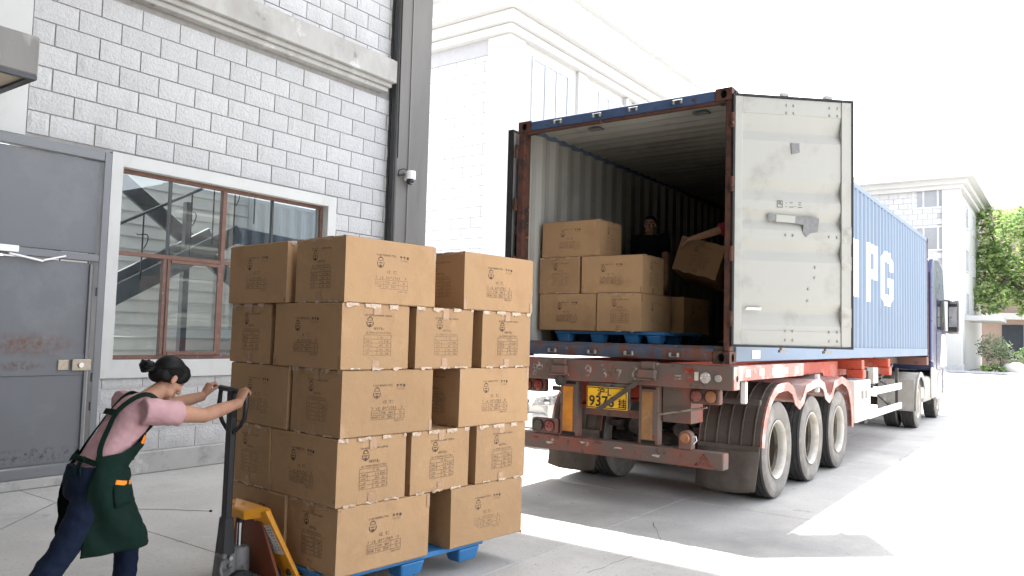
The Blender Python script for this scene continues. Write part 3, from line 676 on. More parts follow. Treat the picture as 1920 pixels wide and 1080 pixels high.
for (x, m_, r) in ((2.235,'lamp_clear',.052),(2.36,'grey_dust',.034)):
    add('reflector', MB().lathe([(0,.018),(r*.9,.014),(r,.006),(r,0)], (x, -.0605, 1.31), (0,-1,0), 20), M[m_], rb, smooth=True)
for x in (.66, 1.66): add('twist_lock', MB().box(x-.09, x+.09, -.115, -.061, 1.27, 1.36).box(x-.1,x+.1,-.13,-.061,1.258,1.272).box(x-.07,x+.07,-.09,.05,1.36,1.435), M['red_rear'], tr, bevel=.008)
add('lock_stop', MB().cyl((.67,-.1,1.20),(.67,-.04,1.20),.055,14), M['frame_dark'], tr)
# upright posts with reflective strips, low bumper
for (x0, x1, mk) in ((.63,.845,'orange_tape'), (1.535,1.745,'orange_dull')):
    p = add('bumper_post', MB().box(x0, x1, -.005, .09, .63, 1.204), M['red_rear'], tr, bevel=.008)
    add('reflective_strip', MB().box(x0+.035, x1-.06, -.0105, -.006, .68, 1.14), M[mk], p)
    add('slot', MB().box(x0+.03, x1-.03, -.009, -.006, .644, .675), M['hole'], p); add('slot', MB().box(x0+.03, x1-.03, -.009, -.006, 1.165, 1.19), M['hole'], p)
bp_ = add('bumper', MB().box(-.02, CW-.03, -.04, .10, .475, .628), M['red_rear'], tr, bevel=.014, seg=2)
tri = MB()
for (a, b) in (((2.14,.505),(2.30,.505)), ((2.30,.505),(2.22,.605)), ((2.22,.605),(2.14,.505))): stroke(tri, [a, b], .011, -.043)
for (a, b) in (((2.18,.52),(2.26,.52)), ((2.26,.52),(2.22,.575)), ((2.22,.575),(2.18,.52))): stroke(tri, [a, b], .007, -.043)
add('warning_triangle', tri, M['lamp_red'], bp_, fix=False)
M['scuff'] = pm('scraped patches', (.42,.37,.33), .8, var=.3, vs=40)
rs = random.Random(5)
for k in range(9):
    x = .35+.2*k+rs.uniform(-.05,.05); z = rs.uniform(.53,.6); n = 7; w = rs.uniform(.02,.06)
    add('scuff', MB().prism([(x+w*math.cos(2*PI*i/n)*rs.uniform(.5,1.2), z+.014*math.sin(2*PI*i/n)*rs.uniform(.4,1.3)) for i in range(n)], 'xz', -.0425, -.0405), M['scuff' if k % 2 else 'lamp_red'], bp_)
# licence plate
pl = MB().box(.985, 1.445, -.075, -.065, .945, 1.165)
plate = add('licence_plate', pl, M['plate_yellow'], tr, bevel=.003)
pb = MB()
for (a,b,c,d) in ((.992,1.438,1.150,1.157),(.992,1.438,.953,.960),(.992,.999,.9605,1.1495),(1.431,1.438,.9605,1.1495)): pb.box(a,b,-.0785,-.0755,c,d)
add('plate_border', pb, M['ink_black'], plate)
add('plate_characters', MB().merge(stencil('沪·L', 1.11, 1.082, .09, None, -.0785)).merge(stencil('9376', 1.015, .972, .145, None, -.0785)), M['ink_black'], plate, fix=False)
add('plate_characters', stencil('挂', 1.345, .975, .095, None, -.0785), M['ink_black'], plate, fix=False)
add('plate_strap', MB().beam((1.12,-.082,.93),(1.60,-.09,1.26), .004, .045, up=(0,0,1)), M['brown_dust'], plate)
add('plate_bracket', MB().box(1.0,1.46,-.063,-.03,.96,1.2).box(1.19,1.25,-.08,-.06,1.168,1.2), M['frame_dark'], plate)
# lamp boxes
def lampbox(x0, x1, z0, z1, m1, m2, yb=-.03):
    b = add('lamp_box', MB().box(x0, x1, yb, yb+.09, z0, z1), M['red_rear'], tr, bevel=.02, seg=2); r = (z1-z0)*.40; w = (x1-x0)
    for (x, m_) in ((x0+w*.27, m1), (x0+w*.73, m2)):
        add('lamp_ring', MB().lathe([(r*1.12,0),(r*1.12,.012),(r,.014),(r,0)], (x,yb-.001,(z0+z1)/2), (0,-1,0), 24), M['black_plastic'], b, smooth=True)
        add('lamp_lens', MB().lathe([(0,.018),(r*.7,.016),(r*.98,.008),(r*.98,0)], (x,yb-.002,(z0+z1)/2), (0,-1,0), 24), M[m_], b, smooth=True)
lampbox(2.02, 2.33, 1.055, 1.20, 'lamp_red', 'lamp_amber', .06); lampbox(.08, .39, 1.055, 1.20, 'lamp_red', 'lamp_red', .06)
lampbox(.29, .605, .64, .79, 'brown_dust', 'lamp_red')
b = add('side_lamp', MB().prism([(1.965,.63),(1.965,.74)]+[(2.03+.065*math.cos(a), .74+.065*math.sin(a)) for a in [PI-PI*i/10 for i in range(1,10)]]+[(2.095,.74),(2.095,.63)], 'xz', -.03, .06), M['red_rear'], tr, bevel=.006)
add('lamp_lens', MB().lathe([(0,.016),(.04,.013),(.048,.004),(.048,0)], (2.03,-.0305,.735), (0,-1,0), 20), M['lamp_amber'], b, smooth=True)
add('wire_loop', MB().tube([(2.095,0,.75),(2.13,-.01,.76),(2.14,-.01,.72),(2.1,0,.68)], .005, 5), M['white_plastic'], b)
# main beams, gussets, cross tubes
for x in (.62, 1.62):
    add('main_beam', MB().box(x, x+.2, .11, 9.6, 1.40, 1.43).box(x, x+.2, .11, 7.2, .92, .95).box(x+.09, x+.11, .11, 7.2, .9501, 1.3999).box(x+.085,x+.115,7.2,9.6,1.12,1.3999), M['red'], tr)
for y in (.9, 2.2, 3.5, 5.0, 6.6): add('cross_tube', MB().box(.84, 1.60, y, y+.1, 1.0, 1.2), M['red'], tr)
for y in (5.55, 7.6): add('bolster', MB().box(-.0, CW, y, y+.16, 1.28, 1.425).box(CW-.22, CW+.02, y-.02, y+.18, 1.15, 1.279), M['red'], tr, bevel=.01)
add('front_bolster', MB().box(0, CW, CL-.25, CL-.02, 1.25, 1.43), M['red_rear'], tr, bevel=.01)
for x in (.6, 1.6): add('neck_beam', MB().box(x, x+.25, 9.6, CL-.25, 1.27, 1.42), M['red_rear'], tr)
add('side_rail', MB().box(CW-.05, CW+.055, .101, 2.25, 1.285, 1.425), M['red_dust'], tr, bevel=.008)
for k in range(5): add('reflective_square', MB().box(CW+.0555, CW+.058, .28+.4*k, .42+.4*k, 1.32, 1.39), M['silver_tape'], tr)
add('red_panel', MB().prism([(2.6,1.40),(5.3,1.40),(5.3,1.0),(4.9,.88),(4.45,1.25),(2.9,1.25)], 'yz', CW-.32, CW-.29), M['red'], tr)
add('rear_plate', MB().box(1.76, 2.05, .06, .35, .86, 1.2), M['red_rear'], tr)
add('lower_tie', MB().box(.87,1.52,.09,.12,.86,.94), M['red_rear'], tr)
add('stay_rod', MB().tube([(1.75,-.01,.93),(2.22,.03,1.03)], .011, 6), M['steel'], tr)
for (x, y) in ((CW-.05,.52),(CW-.04,3.15)): add('rope_hook', MB().box(x-.03,x+.03,y,y+.05,1.05,1.27), M['white_plastic'], tr, bevel=.01)
# axles, springs
AX = (1.52, 2.86, 4.18); WR = .515
for y in AX:
    add('axle', MB().cyl((.35,y,WR),(CW-.35,y,WR),.075,14), M['frame_dark'], tr)
    for x in (.72, 1.72): add('leaf_spring', MB().box(x-.05,x+.05,y-.5,y+.5,.66,.72).box(x-.05,x+.05,y-.35,y+.35,.60,.659).box(x-.06,x+.06,y-.09,y+.09,.5,.599), M['frame_dark'], tr)
    for x in (.95, 1.5): add('brake_chamber', MB().cyl((x,y-.2,.6),(x,y-.42,.68),.09,12), M['frame_dark'], tr)
# wheels
def tyre_mb(R=.515, Wd=.27):
    h = Wd/2; rin = .298
    tread = [(R-.012,-h*.86)]
    for c in (-.5, -.17, .17, .5):
        tread += [(R, h*(c-.11)*1.3), (R, h*(c-.03)*1.3), (R-.014, h*(c-.025)*1.3), (R-.014, h*(c+.025)*1.3), (R, h*(c+.03)*1.3)]
    tread += [(R-.012, h*.86)]
    b = MB().lathe(tread, (0,0,0), (1,0,0), 48, 0)
    side = [(R-.012,h*.86),(R-.03,h*.96),(R-.06,h*.985),(R-.064,h),(R-.085,h),(R-.09,h*.99),(R-.14,h*1.0),(rin+.05,h*.93),(rin+.042,h*.95),(rin+.02,h*.88),(rin,h*.75)]
    b.lathe(side, (0,0,0), (1,0,0), 48, 1); b.lathe([(r,-a) for r,a in side], (0,0,0), (1,0,0), 48, 1)
    b.lathe([(rin,h*.75),(rin,-h*.75)], (0,0,0), (1,0,0), 48, 1); return b
def rim_outer_mb():
    h = .135     # deep dish: the disc sits far inboard on an outer dual wheel
    b = MB().lathe([(.297,h*.80),(.312,h*.92),(.306,h*.97),(.288,h*.86),(.276,h*.6),(.272,.045)], (0,0,0), (1,0,0), 40)
    b.lathe([(.272,.045),(.269,.012)], (0,0,0), (1,0,0), 40, 2)
    b.lathe([(.269,.012),(.264,-.05),(.25,-.11)], (0,0,0), (1,0,0), 40, 1)  # barrel darkens inward in steps: depth shade painted along with brown dirt
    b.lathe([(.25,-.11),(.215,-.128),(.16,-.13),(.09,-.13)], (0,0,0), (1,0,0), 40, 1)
    return b
def hub_mb(out=.0):
    b = MB().lathe([(0,out),(.05,out),(.075,out-.015),(.08,-.07),(.11,-.1),(.118,-.128)], (0,0,0), (1,0,0), 20)
    for k in range(10):
        a = 2*PI*k/10; b.cyl((-.13,.165*math.cos(a),.165*math.sin(a)), (-.10,.165*math.cos(a),.165*math.sin(a)), .016, 6)
    return b
TY = tyre_mb().mesh('tyre', [M['tyre'], M['tyre_side']], fix=True, smooth=True); TY.set_sharp_from_angle(angle=math.radians(35))
M['disc'] = pm('wheel disc dirt and painted shade', (.035,.027,.02), .75, .1, var=.25, vs=9, dirts=[((.075,.06,.048), .5, .72, 5)])  # brown dirt plus the painted shade of the deep dish
M['rim_brown'] = pm('rim barrel dust and painted shade', (.17,.14,.105), .7, .2, var=.2, vs=12, dirts=[((.07,.055,.042), .48, .66, 7)])  # dust and the middle step of the painted barrel shade
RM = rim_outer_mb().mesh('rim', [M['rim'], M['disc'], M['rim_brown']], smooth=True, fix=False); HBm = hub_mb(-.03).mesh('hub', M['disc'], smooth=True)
for m_ in (RM, HBm): m_.set_sharp_from_angle(angle=math.radians(35))
def wheel(root, x, y, r=.515, rim=True, flip=False):
    L = ORG[root]; o = put('wheel', TY, root, (x-L[0], y-L[1], r-L[2])); s = r/.515; o.scale = (s, s, s)
    if flip: o.rotation_euler = (0, 0, PI)
    if rim: put('rim', RM, o); put('hub', HBm, o)
    return o
for y in AX:
    wheel(tr, 2.295, y); wheel(tr, 1.965, y, rim=False); wheel(tr, .145, y, flip=True); wheel(tr, .475, y, rim=False, flip=True)
# fenders: three arches with valleys, on both sides; lip; rear mud flaps
def fender_profile():
    P = [(.86,.60)]; 
    c = AX[0]
    P += [(c+ (-.66)*math.cos(a), .56+.66*math.sin(a)) for a in [i*PI/2/7 for i in range(1,8)]]
    P[-1] = (c, 1.215)
    P += [(c+.22,1.215),(c+.42,1.16),(c+.55,1.03),(c+.67,.985),(c+.79,1.03),(c+.92,1.16),(AX[1],1.21),(AX[1]+.2,1.21),(AX[1]+.4,1.16),(AX[1]+.53,1.03),(AX[1]+.66,.985),(AX[1]+.78,1.03),(AX[1]+.9,1.16),(AX[2],1.215)]
    c = AX[2]; P += [(c+.66*math.sin(a), .56+.66*math.cos(a)) for a in [i*PI/2/7 for i in range(2,8)]] + [(c+.665,.5)]
    return P
FP = fender_profile()
def fender(x0, x1):
    vs = []; fs = []
    for i, (y, z) in enumerate(FP):
        vs += [(x0,y,z),(x1,y,z)]
        if i: a = 2*i-2; fs.append((a,a+1,a+3,a+2))
    return MB().add(vs, fs)
def fender_lip(xe, s):
    vs = []; fs = []; cy = [AX[0], AX[1], AX[2]]
    for i, (y, z) in enumerate(FP):
        q = FP[min(i+1,len(FP)-1)]; r = FP[max(i-1,0)]; t = Vector((0, q[0]-r[0], q[1]-r[1])).normalized(); n = Vector((0, t.z, -t.y))
        a = Vector((xe, y, z)); b = a+n*.085; vs += [a, b, b+Vector((s*.012,0,0)), a+Vector((s*.012,0,0))+(-n)*.008]
        if i:
            k = 4*i-4; fs += [(k+j, k+(j+1)%4, k+4+(j+1)%4, k+4+j) for j in range(4)]
    return MB().add(vs, fs)
for (x0, x1, xe, s) in ((1.80, 2.455, 2.455, 1), (-.017, .64, -.017, -1)):
    f = add('fender', fender(x0, x1), M['red_dust'], tr, fix=False)
    so = f.modifiers.new('thick', 'SOLIDIFY'); so.thickness = .008
    add('fender_lip', fender_lip(xe, s), M['red_dust'], f)
    # inner rear apron with pressed ribs
    ap = MB(); vs = []; fs = []; pr = FP[:8]
    for i, (y, z) in enumerate(pr):
        vs += [(x0+.02, y-.012, z+.004), (x1-.005, y-.012, z+.004)]
        if i: a = 2*i-2; fs.append((a,a+1,a+3,a+2))
    add('rear_apron', ap.add(vs, fs), M['brown_dust'], f, fix=False)
    for k in range(5):
        xr = x0+.07+(x1-x0-.14)*k/4; rbm = MB()
        rbm.tube([(xr, y-.016, z+.006) for (y, z) in pr], .010, 6)
        add('rib', rbm, M['brown_dust'], f)
    add('apron_bar', MB().box(x0+.02, x1+.01, .80, .845, 1.02, 1.075), M['brown_dust'], f, bevel=.008)
    n = 9; vs = []; fs = []
    for i in range(n):
        t = i/(n-1); z = .60-.46*t; y = .845-.02*math.sin(t*2.2)-.05*t*t; sh = .05*t
        wv = [0, .012*math.sin(3*t), -.01*t, .008*t, 0]
        for j in range(5): xx = x0+.005+sh*(.0)+(x1-x0-.005-.035*t)*j/4; vs.append((xx, y+wv[j], z+(0 if not (i == n-1 and j in (0,4)) else .03)))
    for i in range(n-1):
        for j in range(4): a = i*5+j; fs.append((a,a+1,a+6,a+5))
    mf = add('mud_flap', MB().add(vs, fs), M['brown_dust'], tr, fix=False, smooth=True); so = mf.modifiers.new('thick','SOLIDIFY'); so.thickness = .012
    add('flap_clamp', MB().box(x0+.01, x1-.01, .822, .838, .565, .61), M['brown_dust'], mf)
# tool boxes, side guards, landing gear
for (xa, xb) in ((CW-.52, CW+.03), (-.03, .49)):
    tb = add('tool_box', MB().box(xa, xb, 4.98, 6.0, .53, 1.13), M['grey_dust'] if xa < 1 else pm('pale dusty box', (.6,.57,.54), .8, var=.08, vs=4, dirts=[((.45,.42,.39), .55, .75, 3)]), tr, bevel=.02, seg=2)
    xf = xb if xa > 1 else xa; s = 1 if xa > 1 else -1
    for yy in (5.28, 5.5, 5.75): add('box_seam', MB().box(xf-.002 if s > 0 else xf-.006, xf+.006 if s > 0 else xf+.002, yy, yy+.02, .56, 1.10), M['grey_dust'], tb)
    for yy in (5.36, 5.62): add('latch', MB().box(xf-.002 if s > 0 else xf-.02, xf+.02 if s > 0 else xf+.002, yy, yy+.06, .86, .98), M['grey_dust'], tb, bevel=.006)
M['pale_rail'] = pm('bleached guard rail', (.62,.58,.55), .75, var=.08, vs=4, dirts=[((.45,.3,.27), .6, .72, 3)])
for xg in (CW+.0, .0):
    for (z0, z1) in ((.87,.985),(.52,.635)): add('guard_rail', MB().box(xg-.02, xg+.02, 6.0, 8.75, z0, z1), M['pale_rail'], tr, bevel=.006)
    for yy in (6.08, 8.62): add('guard_post', MB().box(xg-.07, xg-.025, yy, yy+.06, .5, 1.25), M['frame_dark'], tr)
    for (a, b) in (((6.1,1.3),(8.6,.9)),((8.6,1.3),(6.6,.95)),((6.6,1.0),(8.6,.55))): add('brace', MB().beam((xg-.12, a[0], a[1]), (xg-.12, b[0], b[1]), .04, .05), M['frame_dark'], tr)
    xl = xg-.35 if xg > 1 else xg+.35
    add('landing_leg', MB().box(xl-.07, xl+.07, 6.95, 7.09, .42, 1.28), M['air_tank'], tr, bevel=.008)
    add('landing_foot', MB().box(xl-.11, xl+.11, 6.9, 7.14, .36, .42), M['frame_dark'], tr)
    for (ya, yb) in ((6.28,6.42),(6.50,6.60)): add('twist_lock', MB().box(xg-.09, xg+.025, ya, yb, 1.05, 1.30), M['air_tank'], tr, bevel=.012)
for (cc, Lt) in (((.85,5.2,.72),.75), ((1.05,3.6,.8),.55)): add('air_tank', MB().lathe([(0,0),(.1,.01),(.14,.05),(.14,Lt),(.1,Lt+.04),(0,Lt+.05)], cc, (1,0,0), 18), M['air_tank'], tr, smooth=True)
add('coil_hose', MB().tube([(1.2+.35*math.cos(a), 11.3+.03*a, 1.18+.18*math.sin(a)) for a in [i*.35 for i in range(22)]], .012, 6), M['white_plastic'], tr)

# ================================================================== TRACTOR TRUCK
M['cab_blue'] = pm('dark blue cab paint', (.022,.032,.08), .35, var=.06, vs=3, coat=.4)
M['cab_navy'] = pm('navy deflector paint', (.02,.028,.085), .4, var=.05, vs=3)
M['cab_white'] = pm('white cab stripe', (.75,.75,.78), .35, var=.04)
M['cab_glass'] = pm('dark cab glass', (.02,.022,.03), .05, spec=.6)
tk = thing('truck', (CW/2, 13.2, 0), 'dark blue truck cab with tall mirror pulling the container trailer', 'truck')
for x in (.78, 1.50): add('chassis_rail', MB().box(x, x+.09, 9.3, 15.0, .78, 1.05), M['frame_dark'], tk)
add('fifth_wheel', MB().lathe([(0,.06),(.4,.06),(.45,0)], (CW/2, 10.6, 1.06), (0,0,1), 24).box(.7,1.7,10.2,11.0,1.04,1.06), M['frame_dark'], tk)
DRV = (9.75, 11.0)
DY = 10.78; FY = 13.75; TR_ = .50
for y in (DY,):
    wheel(tk, 2.30, y, TR_); wheel(tk, 1.97, y, TR_, rim=False); wheel(tk, .14, y, TR_, flip=True); wheel(tk, .47, y, TR_, rim=False, flip=True)
    add('axle', MB().cyl((.3,y,TR_),(2.14,y,TR_),.09,12), M['frame_dark'], tk)
wheel(tk, 2.28, FY, TR_); wheel(tk, .16, FY, TR_, flip=True)
add('axle', MB().cyl((.3,FY,TR_),(2.14,FY,TR_),.07,12), M['frame_dark'], tk)
def arch(cy, cz, R, x0, x1, a0, a1, n=14):
    vs = []; fs = []
    for i in range(n+1):
        a = a0+(a1-a0)*i/n; vs += [(x0, cy-R*math.cos(a), cz+R*math.sin(a)), (x1, cy-R*math.cos(a), cz+R*math.sin(a))]
        if i: k = 2*i-2; fs.append((k,k+1,k+3,k+2))
    return MB().add(vs, fs)
for (x0, x1) in ((1.78,2.47),(-.03,.66)):
    f = add('rear_fender', arch(DY, TR_, .62, x0, x1, math.radians(-12), math.radians(150)), M['grey_dust'], tk, fix=False, smooth=True); f.modifiers.new('thick','SOLIDIFY').thickness = .02
    xe = x1 if x0 > 1 else x0
    vs = []; fs = []
    for i in range(15):
        a = math.radians(-12+162*i/14)
        for R in (.54, .635): vs.append((xe, DY-R*math.cos(a), TR_+R*math.sin(a)))
        if i: k = 2*i-2; fs.append((k,k+1,k+3,k+2))
    lp = add('fender_lip', MB().add(vs, fs), M['grey_dust'], f, fix=False); lp.modifiers.new('thick','SOLIDIFY').thickness = .02
    add('rear_flap', MB().box(x0+.02, x1-.02, DY-.64, DY-.625, .40, .99), M['grey_dust'], f)
    add('front_fender', arch(FY, TR_, .60, x0+.25 if x0 > 1 else x0, x1 if x0 > 1 else x1-.25, math.radians(5), math.radians(175)), M['grey_dust'], tk, fix=False).modifiers.new('thick','SOLIDIFY').thickness = .02
    xa, xb = (1.86, 2.42) if x0 > 1 else (.02, .58)
    add('fuel_tank', MB().box(xa, xb, 11.75, 12.95, .45, 1.0), M['grey_dust'], tk, bevel=.08, seg=3)
    add('side_skirt', MB().box(x1-.05 if x0 > 1 else x0, x1 if x0 > 1 else x0+.05, 12.55, 13.1, .52, 1.2), M['pale_rail'], tk, bevel=.03, seg=2)
add('battery_box', MB().box(1.85,2.4,11.45,11.74,.55,.98), M['air_tank'], tk, bevel=.02)
# cab shell: side outline extruded across, front raked
CX0, CX1 = -.02, 2.48
cabp = [(12.62,1.12),(12.62,3.55),(12.72,3.66),(13.4,3.72),(14.25,3.52),(14.52,2.75),(14.82,1.75),(14.86,.62),(14.2,.62),(14.15,1.12)]
cab = add('cab', MB().prism(cabp, 'yz', CX0, CX1), M['cab_blue'], tk, bevel=.06, seg=3)
for (xs_, s) in ((CX1, 1), (CX0, -1)):
    e = .006*s
    def sidepoly(pts, d=.012): 
        return MB().prism(pts, 'yz', xs_+(.001*s), xs_+d*s)
    add('door_window', sidepoly([(13.15,2.05),(13.15,2.75),(14.05,2.75),(14.3,2.05)]), M['cab_glass'], cab)
    add('door', sidepoly([(13.05,1.15),(13.05,2.02),(14.5,2.02),(14.7,1.6),(14.7,1.15)], .009), M['cab_blue'], cab)
    add('stripe', sidepoly([(13.6,1.2),(13.9,1.95),(14.45,1.95),(14.66,1.55),(14.66,1.2)], .013), M['cab_white'], cab)
    add('side_deflector', MB().prism([(12.28,1.35),(12.30,3.3),(12.45,3.62),(12.64,3.60),(12.64,1.3)], 'yz', xs_-.07*s if s > 0 else xs_, xs_+.0 if s > 0 else xs_+.07), M['cab_navy'], cab, bevel=.02)
    add('deflector_line', MB().prism([(12.3,2.2),(12.3,2.24),(12.63,2.24),(12.63,2.2)], 'yz', xs_, xs_+.006*s).prism([(12.32,2.95),(12.32,2.98),(12.63,2.98),(12.63,2.95)], 'yz', xs_, xs_+.006*s), M['dark_steel'], cab)
    add('step_panel', MB().prism([(13.2,.45),(13.05,1.14),(14.16,1.14),(14.18,.62),(14.05,.45)], 'yz', xs_-.12*s, xs_-.02*s), M['grey_dust'], cab, bevel=.02)
    xm = xs_+.19*s
    mr_ = add('mirror', MB().prism([(14.36,2.02),(14.36,2.70),(14.42,2.80),(14.58,2.74),(14.6,2.08),(14.5,1.96)], 'yz', xm-.11, xm+.11), M['black_plastic'], cab, bevel=.03, seg=2)
    add('mirror_glass', MB().box(xm-.085, xm+.085, 14.352, 14.358, 2.14, 2.62), M['steel'], mr_)
    add('mirror_arm', MB().tube([(xs_-.02*s,14.25,2.78),(xm,14.48,2.76)], .022, 6).tube([(xs_-.02*s,14.3,2.02),(xm,14.48,2.0)], .022, 6), M['black_plastic'], mr_)
add('windscreen', MB().hexa([(.12,14.60,2.58),(2.34,14.60,2.58),(2.34,14.87,1.85),(.12,14.87,1.85),(.12,14.62,2.6),(2.34,14.62,2.6),(2.34,14.89,1.87),(.12,14.89,1.87)]), M['cab_glass'], cab)
add('roof_spoiler', MB().prism([(12.6,3.66),(12.6,3.72),(13.3,3.80),(14.0,3.66)], 'yz', .35, 2.1), M['cab_blue'], cab, bevel=.03)

# ================================================================== WHITE CAR beyond the trailer
M['car_white'] = pm('white car paint', (.78,.78,.78), .25, var=.02, coat=.6)
car = thing('car', (-2.05, 5.0, 0), 'white car with its headlight showing between carton stack and trailer', 'car')
cy0 = 2.75
sect = []   # body: lofted sections along y (front at low y)
prof = [(0,.30,.62,.70),(.12,.24,.80,.79),(.5,.22,.93,.855),(1.15,.22,1.02,.88),(1.35,.22,1.06,.88),(2.1,.22,1.10,.88),(3.2,.22,1.10,.88),(4.1,.25,1.06,.85),(4.4,.32,.95,.78)]
vs = []; fs = []; n = 12
for (dy, zb, zt, hw) in prof:
    ring = [(-hw*.9,zb),(-hw,zb+.12),(-hw,zb+.35),(-hw*.97,zt-.12),(-hw*.86,zt-.02),(-hw*.4,zt+.02),(hw*.4,zt+.02),(hw*.86,zt-.02),(hw*.97,zt-.12),(hw,zb+.35),(hw,zb+.12),(hw*.9,zb)]
    vs += [(-2.05+x, cy0+dy+.10*(abs(x)/.88)**2*(1 if dy < .3 else 0), z) for x, z in ring]
for i in range(len(prof)-1):
    for k in range(n): fs.append((i*n+k, i*n+(k+1)%n, (i+1)*n+(k+1)%n, (i+1)*n+k))
fs += [tuple(range(n)), tuple((len(prof)-1)*n+k for k in range(n))]
add('body', MB().add(vs, fs), M['car_white'], car, smooth=True)
add('cabin', MB().hexa([(-2.80,cy0+1.25,1.02),(-1.30,cy0+1.25,1.02),(-1.30,cy0+4.0,1.04),(-2.80,cy0+4.0,1.04),(-2.62,cy0+1.95,1.52),(-1.48,cy0+1.95,1.52),(-1.48,cy0+3.5,1.52),(-2.62,cy0+3.5,1.52)]), M['car_white'], car, bevel=.08, seg=3)
add('windscreen', MB().hexa([(-2.72,cy0+1.30,1.07),(-1.38,cy0+1.30,1.07),(-1.38,cy0+1.33,1.07),(-2.72,cy0+1.33,1.07),(-2.58,cy0+1.88,1.46),(-1.52,cy0+1.88,1.46),(-1.52,cy0+1.92,1.46),(-2.58,cy0+1.92,1.46)]), M['cab_glass'], car)
for s in (1, -1):
    hx = -2.05+s*.66
    M.setdefault('headlight', pm('headlight lens', (.42,.43,.45), .12, .2, var=.3, vs=25))
    h = add('headlight', MB().hexa([(hx-.23*s,cy0-.015,.60),(hx+.12*s,cy0+.05,.62),(hx+.20*s,cy0+.30,.66),(hx-.18*s,cy0+.2,.6),(hx-.14*s,cy0-.01,.74),(hx+.14*s,cy0+.05,.79),(hx+.21*s,cy0+.34,.86),(hx-.10*s,cy0+.2,.8)]), M['headlight'], car, bevel=.02, seg=2)
    for dx in (-.1, .03): add('lamp_bowl', MB().sphere((hx+dx*s, cy0+.035, .69), .055, .03, .055, 12, 8), M['steel'], h, smooth=True)
add('grille', MB().box(-2.42, -1.68, cy0-.015, cy0+.1, .52, .70), M['black_plastic'], car, bevel=.015)
for zz in (.56,.62): add('grille_bar', MB().box(-2.40,-1.70,cy0-.024,cy0-.016,zz,zz+.015), M['steel'], car)
add('bumper', MB().box(-2.75, -1.35, cy0-.03, cy0+.2, .28, .50), M['car_white'], car, bevel=.05, seg=3)
for (x, y) in ((-1.27,cy0+.85),(-2.83,cy0+.85),(-1.27,cy0+3.5),(-2.83,cy0+3.5)):
    w_ = put('wheel', TY, car, (x+2.05, y-5.0, .31)); w_.scale = (.72,.6,.6)
    if x < -2: w_.rotation_euler = (0,0,PI)
    put('rim', RM, w_); put('hub', HBm, w_)
# ================================================================== OFFICE BUILDINGS
M['tile_white'] = pm('white wall tile', (.40,.40,.405), .5, var=.04, vs=.8, rnd=.03)
M['tile_joint'] = pm('tile joint', (.31,.31,.325), .9, var=.05)
M['stucco_white'] = pm('white stucco', (.42,.42,.415), .8, var=.03, vs=.6)
M['far_glass'] = pm('far window glass', (.30,.31,.33), .1, .5, var=.15, vs=.6, spec=.6)
M['far_glass_grey'] = pm('grey window glass', (.2,.205,.22), .15, var=.15, vs=.6)
M['far_frame'] = pm('white window frame', (.45,.46,.48), .5)
M['grey_trim'] = pm('grey trim', (.42,.42,.44), .7)
# --- long block behind the container, left
B1X, B1Y = -9.0, 11.9
b1 = thing('office_building', (B1X-6, B1Y+15, 0), 'blown-out white tiled office block rising behind the container roof', 'building')
add('wall', MB().box(B1X-14, B1X-.06, B1Y+.06, B1Y+40, 0, 11.2), M['tile_joint'], b1)
# end face: rows of wide tiles
tl = {}
def tile(me_key, w, h):
    if me_key not in tl: tl[me_key] = MB().box(-w/2, w/2, -.03, .02, -h/2, h/2).mesh('tile', M['tile_white'])
    return tl[me_key]
L1 = ORG[b1]
for r in range(30):
    z = 1.2+.33*r
    if z > 10.9: break
    for c in range(-1 if r % 2 else 0, 5):
        x = B1X-.95-.78*c-(.39 if r % 2 else 0)
        put('tile', tile('e', .765, .318), b1, (x-L1[0], B1Y+.05-L1[1], z-L1[2]))
add('base_course', MB().box(B1X-14, B1X+.03, B1Y-.03, B1Y+40, 0, .95), M['stucco_white'], b1)
add('frieze', MB().box(B1X-14, B1X-.76, B1Y-.02, B1Y+.019, 10.45, 10.95), M['tile_joint'], b1)
add('corner_pilaster', MB().box(B1X-.75, B1X+.12, B1Y-.1, B1Y+.75, 0, 10.95), M['stucco_white'], b1, bevel=.02)
for k in range(1, 7): add('pilaster', MB().box(B1X-.06, B1X+.12, B1Y+4.3*k-.3, B1Y+4.3*k+.3, .951, 10.95), M['stucco_white'], b1, bevel=.02)
add('long_wall', MB().box(B1X-.059, B1X, B1Y+.76, B1Y+40, .951, 10.95), M['stucco_white'], b1)
add('cornice', MB().box(B1X-14, B1X+.45, B1Y-.45, B1Y+40, 11.2, 11.55).box(B1X-14, B1X+.28, B1Y-.28, B1Y+40, 10.951, 11.2).box(B1X-14, B1X+.7, B1Y-.7, B1Y+40, 11.55, 11.75), M['stucco_white'], b1, bevel=.03)
add('parapet', MB().box(B1X-14, B1X+.1, B1Y+.1, B1Y+40, 11.75, 12.2), M['stucco_white'], b1)
add('roof_tier', MB().box(B1X-13, B1X-1.2, B1Y+3, B1Y+40, 12.2, 14.4).box(B1X-13.3,B1X-.9,B1Y+2.7,B1Y+40,14.4,14.6), M['stucco_white'], b1)
